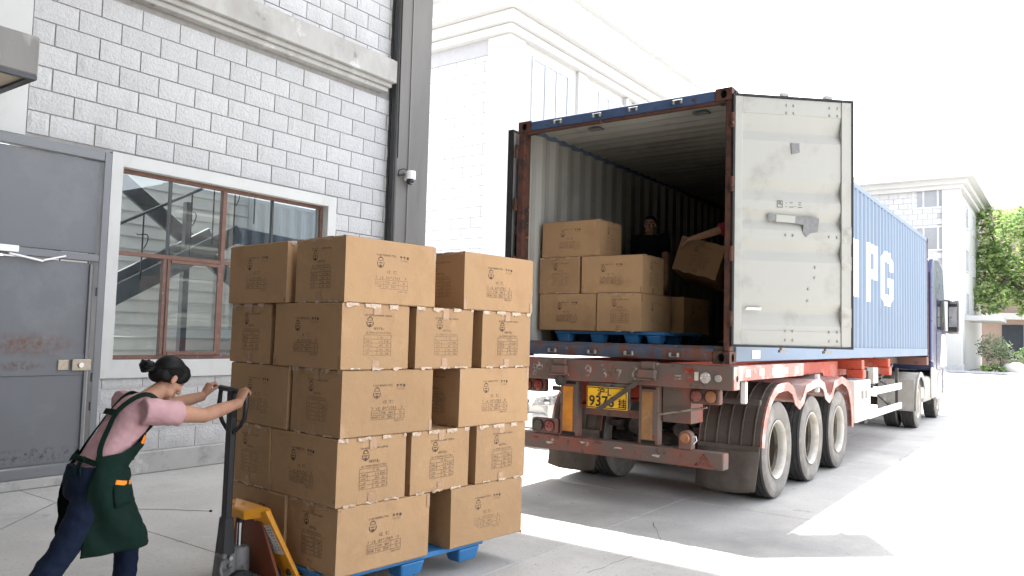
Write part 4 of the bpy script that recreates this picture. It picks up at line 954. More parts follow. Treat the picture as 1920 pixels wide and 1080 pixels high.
def window(b, x, y0, y1, z0, z1, nrm='x', frames=3):
    if nrm == 'x':
        w = add('window', MB().box(x+.002, x+.05, y0, y1, z1-.1, z1).box(x+.002, x+.05, y0, y1, z0, z0+.1).box(x+.002, x+.05, y0, y0+.1, z0+.1, z1-.1).box(x+.002, x+.05, y1-.1, y1, z0+.1, z1-.1), M['far_frame'], b)
        n = frames
        for k in range(n):
            a = y0+.1+(y1-y0-.2)*k/n; c = y0+.1+(y1-y0-.2)*(k+1)/n
            add('pane', MB().box(x+.004, x+.02, a+.03, c-.03, z0+.1, z1-.1), M['far_glass'], w)
            if k: add('window_bar', MB().box(x+.003, x+.045, a-.03, a+.03, z0+.1, z1-.1), M['far_frame'], w)
    else:
        w = add('window', MB().box(x, y0, nrm-.05, nrm-.002, z1-.12, z1).box(x, y0, nrm-.05, nrm-.002, z0, z0+.12).box(x, x+.12, nrm-.05, nrm-.002, z0+.12, z1-.12).box(y0-.12, y0, nrm-.05, nrm-.002, z0+.12, z1-.12), M['far_frame'], b)
        for (a, c) in ((.14,.28),(.34,.68),(.74,.88)) if frames == 3 else ((.1,.46),(.54,.9)):
            add('pane', MB().box(x+(y0-x)*a, x+(y0-x)*c, nrm-.035, nrm-.004, z0+.14, z1-.14), M['far_glass_grey'], w)
        add('window_bar', MB().box(x+(y0-x)*.285, x+(y0-x)*.335, nrm-.045, nrm-.003, z0+.12, z1-.12).box(x+(y0-x)*.685, x+(y0-x)*.735, nrm-.045, nrm-.003, z0+.12, z1-.12), M['far_frame'], w)
for k in range(7):
    for zz in (8.2, 4.6): window(b1, B1X, B1Y+1.25+4.3*k, B1Y+3.5+4.3*k, zz, zz+2.45)
add('downpipe', MB().tube([(B1X+.14,B1Y+7.55,.5),(B1X+.14,B1Y+7.55,10.9)], .08, 8), M['grey_trim'], b1)
# --- corner block at the far right
B2Y = 54.0
b2 = thing('office_building', (-5.5, B2Y+8, 0), 'white four storey corner building behind the truck cab at right', 'building')
X2 = -1.24
add('wall', MB().box(-12, X2-.05, B2Y+.05, B2Y+16, 0, 13.0), M['tile_joint'], b2)
L2 = ORG[b2]
for r in range(31):
    z = .8+.4*r
    if z > 12.5: break
    for c in range(13):
        x = X2-1.3-.62*c-(.31 if r % 2 else 0)
        ok = True
        for (a, b_, c_, d_) in ((-4.3,-1.8,11.4,13.6),(-4.3,-1.8,8.2,10.2),(-4.3,-1.8,4.85,6.8)):
            if a-.2 < x < b_+.2 and c_-.1 < z < d_+.1: ok = False
        if True: put('tile', tile('f', .6, .385), b2, (x-L2[0], B2Y+.04-L2[1], z-L2[2]))
add('corner_pilaster', MB().box(X2-1.0, X2+.1, B2Y-.12, B2Y+1.0, 0, 12.6), M['stucco_white'], b2)
add('pilaster', MB().box(X2-7.0, X2-6.2, B2Y-.1, B2Y+.2, 0, 12.6), M['stucco_white'], b2)
add('side_wall', MB().box(X2-.049, X2+.0, B2Y+1.0, B2Y+16, 0, 12.6), M['stucco_white'], b2)
add('cornice', MB().box(-12.6, X2+1.0, B2Y-1.0, B2Y+16.6, 13.25, 13.9).box(-12.4, X2+.55, B2Y-.55, B2Y+16.3, 12.9, 13.25).box(-12.2, X2+.3, B2Y-.3, B2Y+16.2, 12.601, 12.9), M['stucco_white'], b2)
add('lightning_rod', MB().tube([(X2+.2,B2Y,13.9),(X2+.2,B2Y,15.0)], .04, 6), M['grey_trim'], b2)
for z0 in (11.35-.0, 8.35, 4.95): window(b2, -4.1, -1.85, None, z0, z0+1.75, B2Y+.005, 3)
for yy in (B2Y+4, B2Y+9):
    for z0 in (10.4, 7.2, 4.0): window(b2, X2, yy, yy+1.8, z0, z0+1.7, 'x', 2)
add('porch_roof', MB().box(X2, X2+2.2, B2Y+3, B2Y+9, 3.6, 3.95), M['stucco_white'], b2)
add('base_course', MB().box(-12, X2-1.0, B2Y-.02, B2Y+.04, 0, .6), M['grey_trim'], b2)
add('base_course', MB().box(X2-1.1, X2+.16, B2Y-.18, B2Y+1.1, 0, .5), M['grey_trim'], b2)
# --- brown block behind the trees
M['brown_wall'] = pm('brown render', (.27,.2,.165), .85, var=.06, vs=.7)
M['dark_glass'] = pm('dark shopfront glass', (.03,.035,.045), .15)  # plain dark glass colour
b3 = thing('brown_building', (8, 84, 0), 'brown rendered building behind the trees at the far right', 'building')
add('wall', MB().box(-6, 26, 80, 90, 0, 15), M['brown_wall'], b3)
add('ledge', MB().box(-6, 26, 79.2, 79.999, 4.4, 5.0), M['stucco_white'], b3)
for k in range(8):
    x = -.4+2.6*k
    add('shopfront', MB().box(x, x+1.7, 79.93, 79.999, .7, 3.9), M['dark_glass'], b3)
    add('window', MB().box(x+.2, x+1.4, 79.93, 79.999, 6.6, 8.6), M['dark_glass'], b3)
    add('downpipe', MB().box(x+2.1, x+2.25, 79.9, 79.999, 5.0, 14.5), M['far_frame'], b3)
# ================================================================== VEGETATION
M['leaf'] = pm('light green leaves', (.26,.36,.13), .55, var=.35, vs=.9, spec=.3, dirts=[((.34,.42,.14), .52, .66, .5)])  # lighter green for the outer crown and the low shrub
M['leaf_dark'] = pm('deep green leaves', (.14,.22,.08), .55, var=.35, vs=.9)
M['leaf_pale'] = pm('pale shrub leaves', (.16,.2,.12), .6, var=.3, vs=2)
M['bark'] = pm('bark', (.075,.06,.05), .9, var=.3, vs=6, bump=.4, bs=20)
for k_ in ('leaf', 'leaf_dark', 'leaf_pale'):      # thin leaves let light through
    nt_ = M[k_].node_tree; b_ = nt_.nodes['Principled BSDF']; tr_ = nt_.nodes.new('ShaderNodeBsdfTranslucent'); mx_ = nt_.nodes.new('ShaderNodeMixShader'); mx_.inputs[0].default_value = .45
    nt_.links.new(b_.inputs['Base Color'].links[0].from_socket, tr_.inputs[0]); nt_.links.new(b_.outputs[0], mx_.inputs[1]); nt_.links.new(tr_.outputs[0], mx_.inputs[2]); nt_.links.new(mx_.outputs[0], nt_.nodes['Material Output'].inputs[0])
def leaf_cloud(blobs, n, size, seed):
    rr = random.Random(seed); mb = MB(); V = []; F = []
    tot = sum(b[3]**2 for b in blobs)
    for (x, y, z, r) in blobs:
        m = int(n*r*r/tot)
        for _ in range(m):
            u = rr.uniform(-1, 1); a = rr.uniform(0, 2*PI); q = math.sqrt(1-u*u); rad = r*(1-.45*rr.random()**2.2)
            if rr.random() < .12: rad *= rr.uniform(1, 1.16)
            c = Vector((x+rad*q*math.cos(a), y+rad*q*math.sin(a), z+rad*u*.85)); s = size*rr.uniform(.6, 1.3)
            d1 = Vector((rr.gauss(0,1), rr.gauss(0,1), rr.gauss(0,.5))).normalized(); d2 = d1.cross(Vector((rr.gauss(0,1), rr.gauss(0,1), rr.gauss(0,1)))).normalized()
            k = len(V); V += [c-d1*s, c+d2*s*.55, c+d1*s, c-d2*s*.55]; F.append((k, k+1, k+2, k+3))
    return mb.add(V, F)
def tree(x, y, h, cr, label, seed, bend=0.0):
    rr = random.Random(seed); t = thing('tree', (x, y, 0), label, 'tree', 'trees by the brown building')
    tp = [(x,y,0),(x+bend*.1,y,h*.12),(x+bend*.5,y,h*.25),(x+bend,y,h*.42),(x+bend*.8,y,h*.62)]
    tb = MB().tube(tp, [h*.028,h*.022,h*.019,h*.015,h*.006], 9)
    add('trunk', tb, M['bark'], t, smooth=True)
    blobs = [(x+bend, y, h*.70, cr*.75), (x+bend, y, h*.48, cr*.55)]
    for k in range(13):
        a = rr.uniform(0, 2*PI); d = cr*rr.uniform(.35, .85); blobs.append((x+bend+d*math.cos(a), y+d*math.sin(a), h*rr.uniform(.33, .86), cr*rr.uniform(.28, .48)))
    for k in range(5):
        b = blobs[1+k]; add('limb', MB().tube([tp[3], ((tp[3][0]+b[0])/2, (tp[3][1]+b[1])/2, h*.5), b[:3]], [h*.011,h*.008,h*.003], 6), M['bark'], t)
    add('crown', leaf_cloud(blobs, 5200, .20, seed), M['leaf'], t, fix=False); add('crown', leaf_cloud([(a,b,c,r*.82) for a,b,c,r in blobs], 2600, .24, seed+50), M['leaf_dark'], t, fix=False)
tree(2.7, 66, 14.5, 4.3, 'green tree close to the white corner building with curved trunk', 11, -.6)
tree(5.4, 64, 13.6, 3.9, 'green tree at the right picture edge with straight dark trunk', 12, .2)
tree(8.6, 67, 14.0, 4.2, 'green tree just outside the right picture edge', 13, .3)
def shrub(x, y, w, h, label, mk, seed, n=700):
    t = thing('shrub', (x, y, 0), label, 'shrub', 'shrubs along the far kerb'); rr = random.Random(seed)
    bl = [(x+rr.uniform(-w,w)*.6, y+rr.uniform(-.4,.4), h*rr.uniform(.35,.75), h*rr.uniform(.25,.42)) for _ in range(6)]
    add('foliage', leaf_cloud(bl, n, .09, seed), M[mk], t, fix=False)
    add('stem', MB().tube([(x,y,0),(x+.05,y,h*.4)], .03, 5), M['bark'], t)
shrub(.9, 56.5, 1.3, 2.5, 'pale round shrub at the foot of the white corner building', 'leaf_pale', 21, 1500)
shrub(2.7, 58.0, 1.0, 1.9, 'darker shrub beside the pale round one', 'leaf_dark', 22, 900)
shrub(-2.9, 53.2, .7, .8, 'low shrub against the wall right of the truck cab', 'leaf_pale', 23, 400)
shrub(.7, 55.2, 1.5, .55, 'low bright green shrub in front of the pale round one', 'leaf', 24, 600)
rk = thing('boulder', (1.8, 56.0, 0), 'rounded white boulder among the far shrubs', 'boulder')
bm_ = MB().sphere((1.8,56.0,.3), .75, .5, .42, 14, 9); rr = random.Random(3); bm_.v = [(a+rr.uniform(-.04,.04), b+rr.uniform(-.04,.04), max(-.05, c+rr.uniform(-.04,.04))) for a,b,c in bm_.v]
add('stone', bm_, M['stucco_white'], rk, smooth=True)
kb = tag(add('kerb', MB().box(-14, 16, 52.3, 52.55, 0, .13), M['grey_trim']), None, None, None, 'structure')
tag(add('planting_bed', MB().box(-14, 4.0, 52.55, 53.9, .0, .09), pm('bed soil', (.12,.14,.07), .9, var=.3, vs=4)), None, None, None, 'structure')
pn = thing('planter_pot', (3.6, 58.5, 0), 'dark planter pot by the trees at far right', 'planter')
add('pot', MB().lathe([(0,0),(.5,0),(.62,.55),(.66,.6),(.55,.6),(.5,.45),(0,.45)], (3.6,58.5,0), (0,0,1), 16), M['dark_steel'], pn, smooth=True)
gp = thing('gate_post', (4.5, 60, 0), 'white post sign standing by the trees at far right', 'post')
add('post', MB().box(4.25, 4.75, 59.95, 60.1, 0, 2.3), M['stucco_white'], gp, bevel=.02)
add('post_cap', MB().box(4.2, 4.8, 59.9, 60.15, 2.3, 2.4), M['grey_trim'], gp)
# ================================================================== CARTONS
M['carton'] = pm('corrugated cardboard', (.37,.23,.122), .85, var=.05, vs=2.5, bump=.5, bs=5, bd=.02, rnd=.09, spec=.2, dirts=[((.31,.185,.095), .52, .8, 3.0), ((.42,.275,.155), .6, .8, 5.0)])
M['carton_ink'] = pm('faded brown print', (.175,.107,.065), .85, var=.2, vs=60)
M['carton_ink_dark'] = pm('dark print', (.09,.055,.04), .85, var=.2, vs=60)
M['tape_brown'] = pm('brown parcel tape', (.33,.19,.10), .28, var=.06, vs=10, spec=.5, bump=.2, bs=30, bd=.003)
M['tape_clear'] = pm('clear crumpled tape', (.40,.275,.18), .14, var=.3, vs=40, spec=.8, bump=.9, bs=55, bd=.006)
BLn, BWd, BHt = .728, .522, .403
rp = random.Random(42)
def glyph_line(mb, u0, u1, z, h, mi, density=1.0, y=0):
    """small illegible printed characters: two or three strokes each"""
    u = u0; w = h*.62
    while u < u1-w:
        if rp.random() > .1:
            for _ in range(3):
                if rp.random() < .5: a = u+rp.uniform(0, w*.75); mb.add([(a,y,z),(a+h*.16,y,z),(a+h*.16,y,z+h),(a,y,z+h)], [(0,1,2,3)], mi)
                else: c = z+rp.choice((0,.42,.82))*h; mb.add([(u,y,c),(u+w,y,c),(u+w,y,c+h*.17),(u,y,c+h*.17)], [(0,1,2,3)], mi)
        u += w*1.28/density
def rect(mb, u0, u1, z0, z1, mi): mb.add([(u0,0,z0),(u1,0,z0),(u1,0,z1),(u0,0,z1)], [(0,1,2,3)], mi)
def arcband(mb, cx, cz, r0, r1, a0, a1, mi, sx=1.0, n=12):
    V = []; F = []
    for i in range(n+1):
        a = a0+(a1-a0)*i/n
        for r in (r0, r1): V.append((cx+r*sx*math.cos(a), 0, cz+r*math.sin(a)))
        if i: k = 2*i-2; F.append((k,k+1,k+3,k+2))
    mb.add(V, F, mi)
def emblem(mb, cx, cz, s):
    """capped round badge: ribbed cap, ring, dark band and point below"""
    arcband(mb, cx, cz+.30*s, .20*s, .27*s, .25, PI-.25, 1)
    arcband(mb, cx, cz+.16*s, .30*s, .36*s, .35, PI-.35, 1)
    rect(mb, cx-.30*s, cx+.30*s, cz+.14*s, cz+.19*s, 1); rect(mb, cx-.33*s, cx-.27*s, cz+.14*s, cz+.34*s, 1); rect(mb, cx+.27*s, cx+.33*s, cz+.14*s, cz+.34*s, 1)
    arcband(mb, cx, cz-.12*s, .36*s, .44*s, -PI*1.12, PI*.12, 1, 1.05, 18)
    mb.add([(cx-.26*s,0,cz-.02*s),(cx-.16*s,0,cz-.12*s),(cx+.16*s,0,cz-.12*s),(cx+.26*s,0,cz-.02*s)], [(0,1,2,3)], 1)
    mb.add([(cx-.20*s,0,cz-.30*s),(cx,0,cz-.62*s),(cx+.20*s,0,cz-.30*s),(cx,0,cz-.24*s)], [(0,1,2,3)], 1)
def print_long():
    b = MB(); T = BHt; t = .0026
    X = lambda u: u-BLn/2
    glyph_line(b, X(.232), X(.395), T-.100, .011, 0, 1.25)
    emblem(b, X(.265), T-.140, .062)
    for k, dx in enumerate((.418, .445, .472)):
        arcband(b, X(dx+.01), T-.098, 0, .010, 0, PI if k < 2 else 2*PI, 1, 1.0, 8); rect(b, X(dx+.0085), X(dx+.0115), T-.110, T-.098, 1)
    glyph_line(b, X(.418), X(.49), T-.122, .006, 0)
    glyph_line(b, X(.315), X(.405), T-.208, .020, 0, .9)
    glyph_line(b, X(.228), X(.486), T-.243, .017, 0, .8)
    z2, z1, z0 = T-.250, T-.279, T-.305
    for z in (z0, z1, z2): rect(b, X(.226), X(.49), z, z+t, 0)
    for u in (.226, .292, .355, .410, .488): rect(b, X(u), X(u)+t, (z0 if u in (.226,.292,.488) or True else z0), z2 if u not in (.355,) else z1, 0)
    for (u, v) in ((.236,.282),(.305,.345),(.362,.402),(.45,.468)): glyph_line(b, X(u), X(v), z1+.009, .012, 0, 1.1); glyph_line(b, X(u), X(v), z0+.008, .012, 0, 1.1)
    glyph_line(b, X(.412), X(.488), z0-.016, .008, 0, 1.2)
    return b
def print_short():
    b = MB(); T = BHt; t = .0026; X = lambda u: u-BWd/2
    glyph_line(b, X(.17), X(.385), T-.072, .010, 0, 1.25); emblem(b, X(.208), T-.108, .058)
    glyph_line(b, X(.235), X(.335), T-.156, .016, 0, .9); glyph_line(b, X(.178), X(.378), T-.181, .011, 0, .9)
    zs = [T-.190-.0248*k for k in range(6)]
    for z in zs: rect(b, X(.165), X(.378), z, z+t, 0)
    for u in (.165, .376): rect(b, X(u), X(u)+t, zs[-1], zs[0], 0)
    rect(b, X(.272), X(.272)+t, zs[1], zs[0], 0); rect(b, X(.225), X(.225)+t, zs[3], zs[1], 0); rect(b, X(.268), X(.268)+t, zs[5], zs[3], 0); rect(b, X(.325), X(.325)+t, zs[2], zs[1], 0)
    for k in range(5):
        for (u, v) in ((.178,.215),(.285,.32),(.335,.365)):
            if rp.random() < .8: glyph_line(b, X(u), X(v), zs[k+1]+.007, .010, 0, 1.1)
    return b
PL_, PS_ = print_long(), print_short()
def face_M(side):   # print local (u,0,z) -> carton local
    if side == 'f': return frame_M((0,-BWd/2-.0016,0), (1,0,0), (0,1,0), (0,0,1))
    if side == 'b': return frame_M((0, BWd/2+.0016,0), (-1,0,0), (0,-1,0), (0,0,1))
    if side == 'r': return frame_M((BLn/2+.0016,0,0), (0,1,0), (-1,0,0), (0,0,1))
    return frame_M((-BLn/2-.0016,0,0), (0,-1,0), (1,0,0), (0,0,1))
PRINT = {}
for sd in 'fbrl':
    PRINT[sd] = MB().merge(PL_ if sd in 'fb' else PS_, face_M(sd)).mesh('print', [M['carton_ink'], M['carton_ink_dark']], fix=False)
def carton_body(seed):
    rr = random.Random(seed); b = MB(); hx, hy = BLn/2, BWd/2; e = .006
    j = lambda s=.0022: rr.uniform(-s, s)
    ring = lambda ins, z: [(-hx+ins+j(), -hy+ins+j(), z+j(.001)), (hx-ins+j(), -hy+ins+j(), z+j(.001)), (hx-ins+j(), hy-ins+j(), z+j(.001)), (-hx+ins+j(), hy-ins+j(), z+j(.001))]
    R = ring(e, 0)+ring(0, e)+ring(0, BHt-e)+ring(e, BHt); b.add(R, [])
    F = [(3,2,1,0)]
    for l in range(3):
        for k in range(4): k2 = (k+1) % 4; F.append((l*4+k, l*4+k2, (l+1)*4+k2, (l+1)*4+k))
    b.f += F; b.m += [0]*len(F)
    # top flaps meeting at a slit along the long axis
    for s in (-1, 1):
        y0, y1 = (.003, hy-e) if s > 0 else (-hy+e, -.003); zz = BHt+.0012; sag = rr.uniform(-.004, .003)
        b.add([(-hx+e,y0,zz+(sag if s > 0 else 0)),(hx-e,y0,zz+(sag if s > 0 else 0)),(hx-e,y1,zz+(0 if s > 0 else sag)),(-hx+e,y1,zz+(0 if s > 0 else sag))], [(0,1,2,3)])
    return b
BODY = [carton_body(s).mesh('body', M['carton'], fix=False) for s in range(5)]
for m_ in BODY:
    bm = bmesh.new(); bm.from_mesh(m_); bmesh.ops.recalc_face_normals(bm, faces=bm.faces); bm.to_mesh(m_); bm.free()
def tape_end(s, seed, part):
    """parcel tape folded over the short end at top and bottom, plus crumpled clear tape along the edges"""
    rr = random.Random(seed); x = s*(BLn/2+.0022); b = MB(); w = .026
    for (za, zb) in (((BHt-.062-rr.uniform(0,.015), BHt+.001),) if part == 0 else ((.0, .058+rr.uniform(0,.015)),) if part == 1 else ()):
        V = []; F = []; n = 4
        for i in range(n+1):
            for j_ in (-1, 0, 1): V.append((x+s*rr.uniform(0,.0015), j_*w+rr.uniform(-.002,.002), za+(zb-za)*i/n))
        for i in range(n):
            for j_ in range(2): a = i*3+j_; F.append((a,a+1,a+4,a+3))
        b.add(V, F, 0)
    for (za, zb, m0) in (((BHt-.020, BHt+.003, 1),) if part == 2 else ((-.001, .013, 1),) if part == 3 else ()):
        V = []; F = []; n = 22
        for i in range(n+1):
            y = -BWd/2+BWd*i/n; V += [(x+s*rr.uniform(0,.005), y, za+rr.uniform(-.009,.008)), (x+s*rr.uniform(0,.005), y, zb+rr.uniform(-.002,.002))]
            if i and math.sin(i*.9+seed*1.7+part*2)+rr.uniform(-.5,.5) > -.1: k = 2*i-2; F.append((k,k+2,k+3,k+1))
        b.add(V, F, m0)
    return b
TAPE = {(s, v, q): tape_end(s, v*7+s, q).mesh('tape', [M['tape_brown'], M['tape_clear']], fix=False) for s in (-1, 1) for v in range(3) for q in range(4)}
def corner_tape(v, q):
    rr = random.Random(v*4+q); b = MB()
    for sx_ in (-1, 1):
        for sy_ in (-1, 1):
            if (sx_, sy_) != ((-1,-1),(-1,1),(1,-1),(1,1))[q]: continue
            z0 = 0 if rr.random() < .7 else BHt-.09; hgt = rr.uniform(.06,.09); y = sy_*(BWd/2+.0018); x0 = sx_*(BLn/2); x1 = x0-sx_*.026
            b.add([(x0,y,z0+.002),(x1,y,z0+.002),(x1,y,z0+hgt),(x0,y,z0+hgt)], [(0,1,2,3)])
    return b
CTAPE = [[corner_tape(v, q).mesh('corner_tape', M['tape_brown'], fix=False) for q in range(4)] for v in range(3)]
n_carton = [0]
def carton(x, y, z, rz, label, group, rot=None, top_tape=True):
    i = n_carton[0]; n_carton[0] += 1
    t = thing('carton', (x, y, z), label, 'carton', group, rz)
    if rot: t.rotation_euler = rot
    put('body', BODY[i % 5], t)
    for sd in 'fbrl': put('print', PRINT[sd], t)
    for q in range(4):
        for o_ in (put('tape' if q < 2 else 'edge_tape', TAPE[(-1, i % 3, q)], t), put('tape' if q < 2 else 'edge_tape', TAPE[(1, (i+1) % 3, q)], t)):
            if q > 1: o_['kind'] = 'stuff'
        put('corner_tape', CTAPE[i % 3][q], t)
    return t
# ---- the loaded pallet
SO = Vector((1.468, -3.787, 0)); SY = 1.467
SE = Vector((math.cos(SY), math.sin(SY), 0)); SN = Vector((-math.sin(SY), math.cos(SY), 0))
Z0, HL = .2, .406
GRP = 'cartons stacked on the blue pallet'
ordl = ['bottom', 'second', 'middle', 'fourth', 'top']
rj = random.Random(9)
def sput(s0, t0, along, k, label):
    """along 's': long side on the right-hand face; 't': long side on the left-hand face"""
    L, Wd_ = (BLn, BWd) if along == 's' else (BWd, BLn)
    p = SO + SE*(s0+L/2) + SN*(t0+Wd_/2)
    carton(p.x, p.y, Z0+HL*k, SY+(0 if along == 's' else PI/2)+rj.uniform(-.006,.006), label, GRP)
S2A = [.94, None, .985, None, 1.005]; SB = {1: (0, .57, 1.165), 3: (-.01, .575, 1.195)}
T5 = [.53, None, .555, None, .60]; TB = {1: .735, 3: .79}
for k in range(5):
    r = ordl[k]
    if k % 2 == 0:
        d = [.015, 0, .008, 0, .0][k]
        sput(d, 0.0, 's', k, '%s row carton at the near corner of the big stack, long side to the truck' % r)
        sput(S2A[k], .0, 's', k, '%s row carton across the gap, far right of the big stack' % r)
        sput([.0,0,.0,0,-.02][k], T5[k], 't', k, '%s row carton at the far left of the big stack behind the jack' % r)
        sput(.60, T5[k]+.02, 't', k, '%s row carton seen dark at the back of the gap in the big stack' % r)
    else:
        a, b_, c_ = SB[k]
        sput(a, 0.0, 't', k, '%s row carton at the near corner of the big stack, short end to the truck' % r)
        sput(b_, .0, 't', k, '%s row carton in the middle of three short ends on the big stack' % r)
        sput(c_, .0, 't', k, '%s row carton, rightmost of three short ends on the big stack' % r)
        sput(.0, TB[k], 's', k, '%s row carton showing its short end at left behind the jack handle' % r)
# ---- pallets
M['pallet_blue'] = pm('blue plastic', (.025,.145,.34), .5, var=.08, vs=5, spec=.4, dirts=[((.08,.2,.4), .6, .8, 4), ((.1,.1,.11), .7, .76, 9)])
def pallet(name, org, e, n, ls, lt, z0, zt, label, feet_s, feet_t, fw=.21, ft=.16, over=0.0):
    t = thing(name, tuple(org + e*ls/2 + n*lt/2 + Vector((0,0,z0))), label, 'pallet', 'blue plastic pallets')
    W_ = lambda s, q, z: tuple(org + e*s + n*q + Vector((0,0,z)))
    hx = lambda s0,s1,q0,q1,za,zb: MB().hexa([W_(s0,q0,za),W_(s1,q0,za),W_(s1,q1,za),W_(s0,q1,za),W_(s0,q0,zb),W_(s1,q0,zb),W_(s1,q1,zb),W_(s0,q1,zb)])
    deck = zt-.035
    add('rim', hx(0,ls,0,.1,deck,zt).merge(hx(0,ls,lt-.1,lt,deck,zt)).merge(hx(0,.1,.1,lt-.1,deck,zt)).merge(hx(ls-.1,ls,.1,lt-.1,deck,zt)), M['pallet_blue'], t, bevel=.006)
    m = 9
    for k in range(m):
        s = .1+(ls-.2)*k/m; add('slat', hx(s+.02, s+(ls-.2)/m-.02, .1, lt-.1, deck+.004, zt-.002), M['pallet_blue'], t)
    for s in feet_s:
        for q in feet_t:
            c = .022
            f = MB().hexa([W_(s+c,q+c,z0),W_(s+fw-c,q+c,z0),W_(s+fw-c,q+ft-c,z0),W_(s+c,q+ft-c,z0),W_(s,q,deck-.001),W_(s+fw,q,deck-.001),W_(s+fw,q+ft,deck-.001),W_(s,q+ft,deck-.001)])
            add('foot', f, M['pallet_blue'], t, bevel=.014, seg=2)
    return t
pallet('pallet', SO+SN*.05, SE, SN, 1.32, 1.12, .065, .198, 'blue plastic pallet lifted under the big carton stack', (.03,.56,1.08), (.0,.48,.96))
# ---- load inside the container
FZ = CB+.16; y_in = .36
pallet('pallet', Vector((.28, y_in+.04, 0)), Vector((1,0,0)), Vector((0,1,0)), 1.32, 1.0, FZ+.001, FZ+.125, 'blue plastic pallet on the container floor under cartons', (.02,.45,.86,1.12), (.0,.42,.84), .17, .15)
G2 = 'cartons inside the container'
zc = FZ+.126
carton(.10+BLn/2, y_in+BWd/2, zc, 0, 'left carton of the bottom row on the pallet inside the container', G2)
carton(.845+BWd/2, y_in-.01+BLn/2, zc, PI/2, 'right carton of the bottom row inside the container, short end out', G2)
carton(.09+BWd/2, y_in+BLn/2, zc+HL, PI/2, 'small-faced left carton of the middle row inside the container', G2)
carton(.64+BLn/2, y_in+BWd/2, zc+HL, .01, 'wide right carton of the middle row inside the container', G2)
carton(.11+BLn/2, y_in+.01+BWd/2, zc+2*HL, .015, 'single top carton of the pallet load inside the container', G2)
carton(.98+BWd/2, 1.13+BLn/2, zc, PI/2, 'carton half hidden behind the bottom row inside the container', G2)
# ================================================================== PALLET JACK
M['jack_orange'] = pm('orange yellow jack paint', (.72,.30,.018), .42, var=.08, vs=6, spec=.45, dirts=[((.35,.15,.03), .62, .74, 8), ((.1,.07,.05), .7, .75, 16)])
M['jack_grey'] = pm('grey pump casting', (.16,.155,.15), .6, .2, var=.2, vs=12, bump=.2, bs=50, dirts=[((.05,.045,.04), .55, .7, 8)])
M['jack_black'] = pm('black jack enamel', (.022,.022,.024), .45, var=.15, vs=8)
M['chrome'] = pm('chromed piston', (.75,.75,.76), .12, 1.0, var=.03)
M['sticker'] = pm('white sticker', (.62,.60,.57), .5, var=.06, vs=12)
JX, JY = .79, -3.94
jf = SE; jr = Vector((SE.y, -SE.x, 0))
jk = thing('pallet_jack', (JX, JY, 0), 'orange hand pallet jack with black handle under the carton stack', 'pallet jack')
J = lambda a, b, z: tuple(Vector((JX, JY, 0)) + jf*a + jr*b + Vector((0,0,z)))
def jhex(p): return MB().hexa([J(*q) for q in p])
# forks
for s in (-1, 1):
    b0, b1 = (.19, .345) if s > 0 else (-.345, -.19)
    add('fork', jhex([(.17,b0,.085),(1.32,b0,.085),(1.32,b1,.085),(.17,b1,.085),(.17,b0,.15),(1.32,b0+.02,.14),(1.32,b1-.02,.14),(.17,b1,.15)]), M['jack_orange'], jk, bevel=.012, seg=2)
    add('fork_roller', MB().cyl(J(1.15,b0+.03,.04), J(1.15,b1-.03,.04), .039, 16), M['black_rubber'], jk)
    add('push_rod', MB().tube([J(.02,s*.12,.11), J(.55,s*.26,.09)], .013, 6), M['jack_black'], jk)
    # A-frame leg: slanted plate from the top block down to the fork heel
    t0, t1 = (.02, .17) if s > 0 else (-.17, -.02); 
    leg = jhex([(.195,.215*s,.09),(.195,.40*s,.09),(.22,.40*s,.09),(.22,.215*s,.09),(.03,.05*s,.50),(.03,.215*s,.55),(.065,.215*s,.555),(.065,.05*s,.505)])
    lg = add('frame_leg', leg, M['jack_orange'], jk, bevel=.008, seg=2)
    if s > 0:
        # sticker on the slanted plate
        o0 = Vector(J(.03,.215,.55)); o1 = Vector(J(.195,.40,.09)); i0 = Vector(J(.03,.05,.50)); i1 = Vector(J(.195,.215,.09))
        def Q(u, v): return (i0*(1-u)+o0*u)*(1-v)+(i1*(1-u)+o1*u)*v
        nn = (Q(1,.3)-Q(0,.3)).cross(Q(.5,.6)-Q(.5,.2)).normalized()
        if nn.dot(Vector(J(-1,0,0))-Vector(J(0,0,0))) < 0: nn = -nn
        def patch(u0, u1, v0, v1, d0, d1): return MB().hexa([Q(u0,v0)+nn*d0,Q(u1,v0)+nn*d0,Q(u1,v1)+nn*d0,Q(u0,v1)+nn*d0,Q(u0,v0)+nn*d1,Q(u1,v0)+nn*d1,Q(u1,v1)+nn*d1,Q(u0,v1)+nn*d1])
        sk = add('sticker', patch(.28,.86,.17,.56,.0004,.0018), M['sticker'], lg)
        mk = MB()
        for (u0,u1,v0,v1) in ((.34,.50,.20,.235),(.36,.47,.245,.27),(.34,.38,.30,.31),(.45,.49,.30,.31),(.33,.50,.335,.345),(.33,.36,.345,.375),(.46,.49,.345,.385),(.36,.46,.40,.41),(.40,.44,.43,.45)): mk.merge(patch(u0,u1,v0,v1,.0019,.0026))
        for k in range(9):
            for j_ in range(3): mk.merge(patch(.56+.09*j_, .615+.09*j_, .19+.038*k, .20+.038*k+.006*(k % 2), .0019, .0024))
        add('sticker_print', mk, M['ink_black'], sk)
        bl = Q(.62,.80); add('frame_bolt', MB().lathe([(0,.012),(.016,.012),(.022,.004),(.022,0)], bl, nn, 12), M['jack_black'], lg)
add('frame_top', jhex([(-.03,-.075,.475),(-.03,.075,.475),(.09,.215,.505),(.09,-.215,.505),(-.03,-.07,.535),(-.03,.07,.535),(.07,.215,.566),(.07,-.215,.566)]), M['jack_orange'], jk, bevel=.015, seg=2)
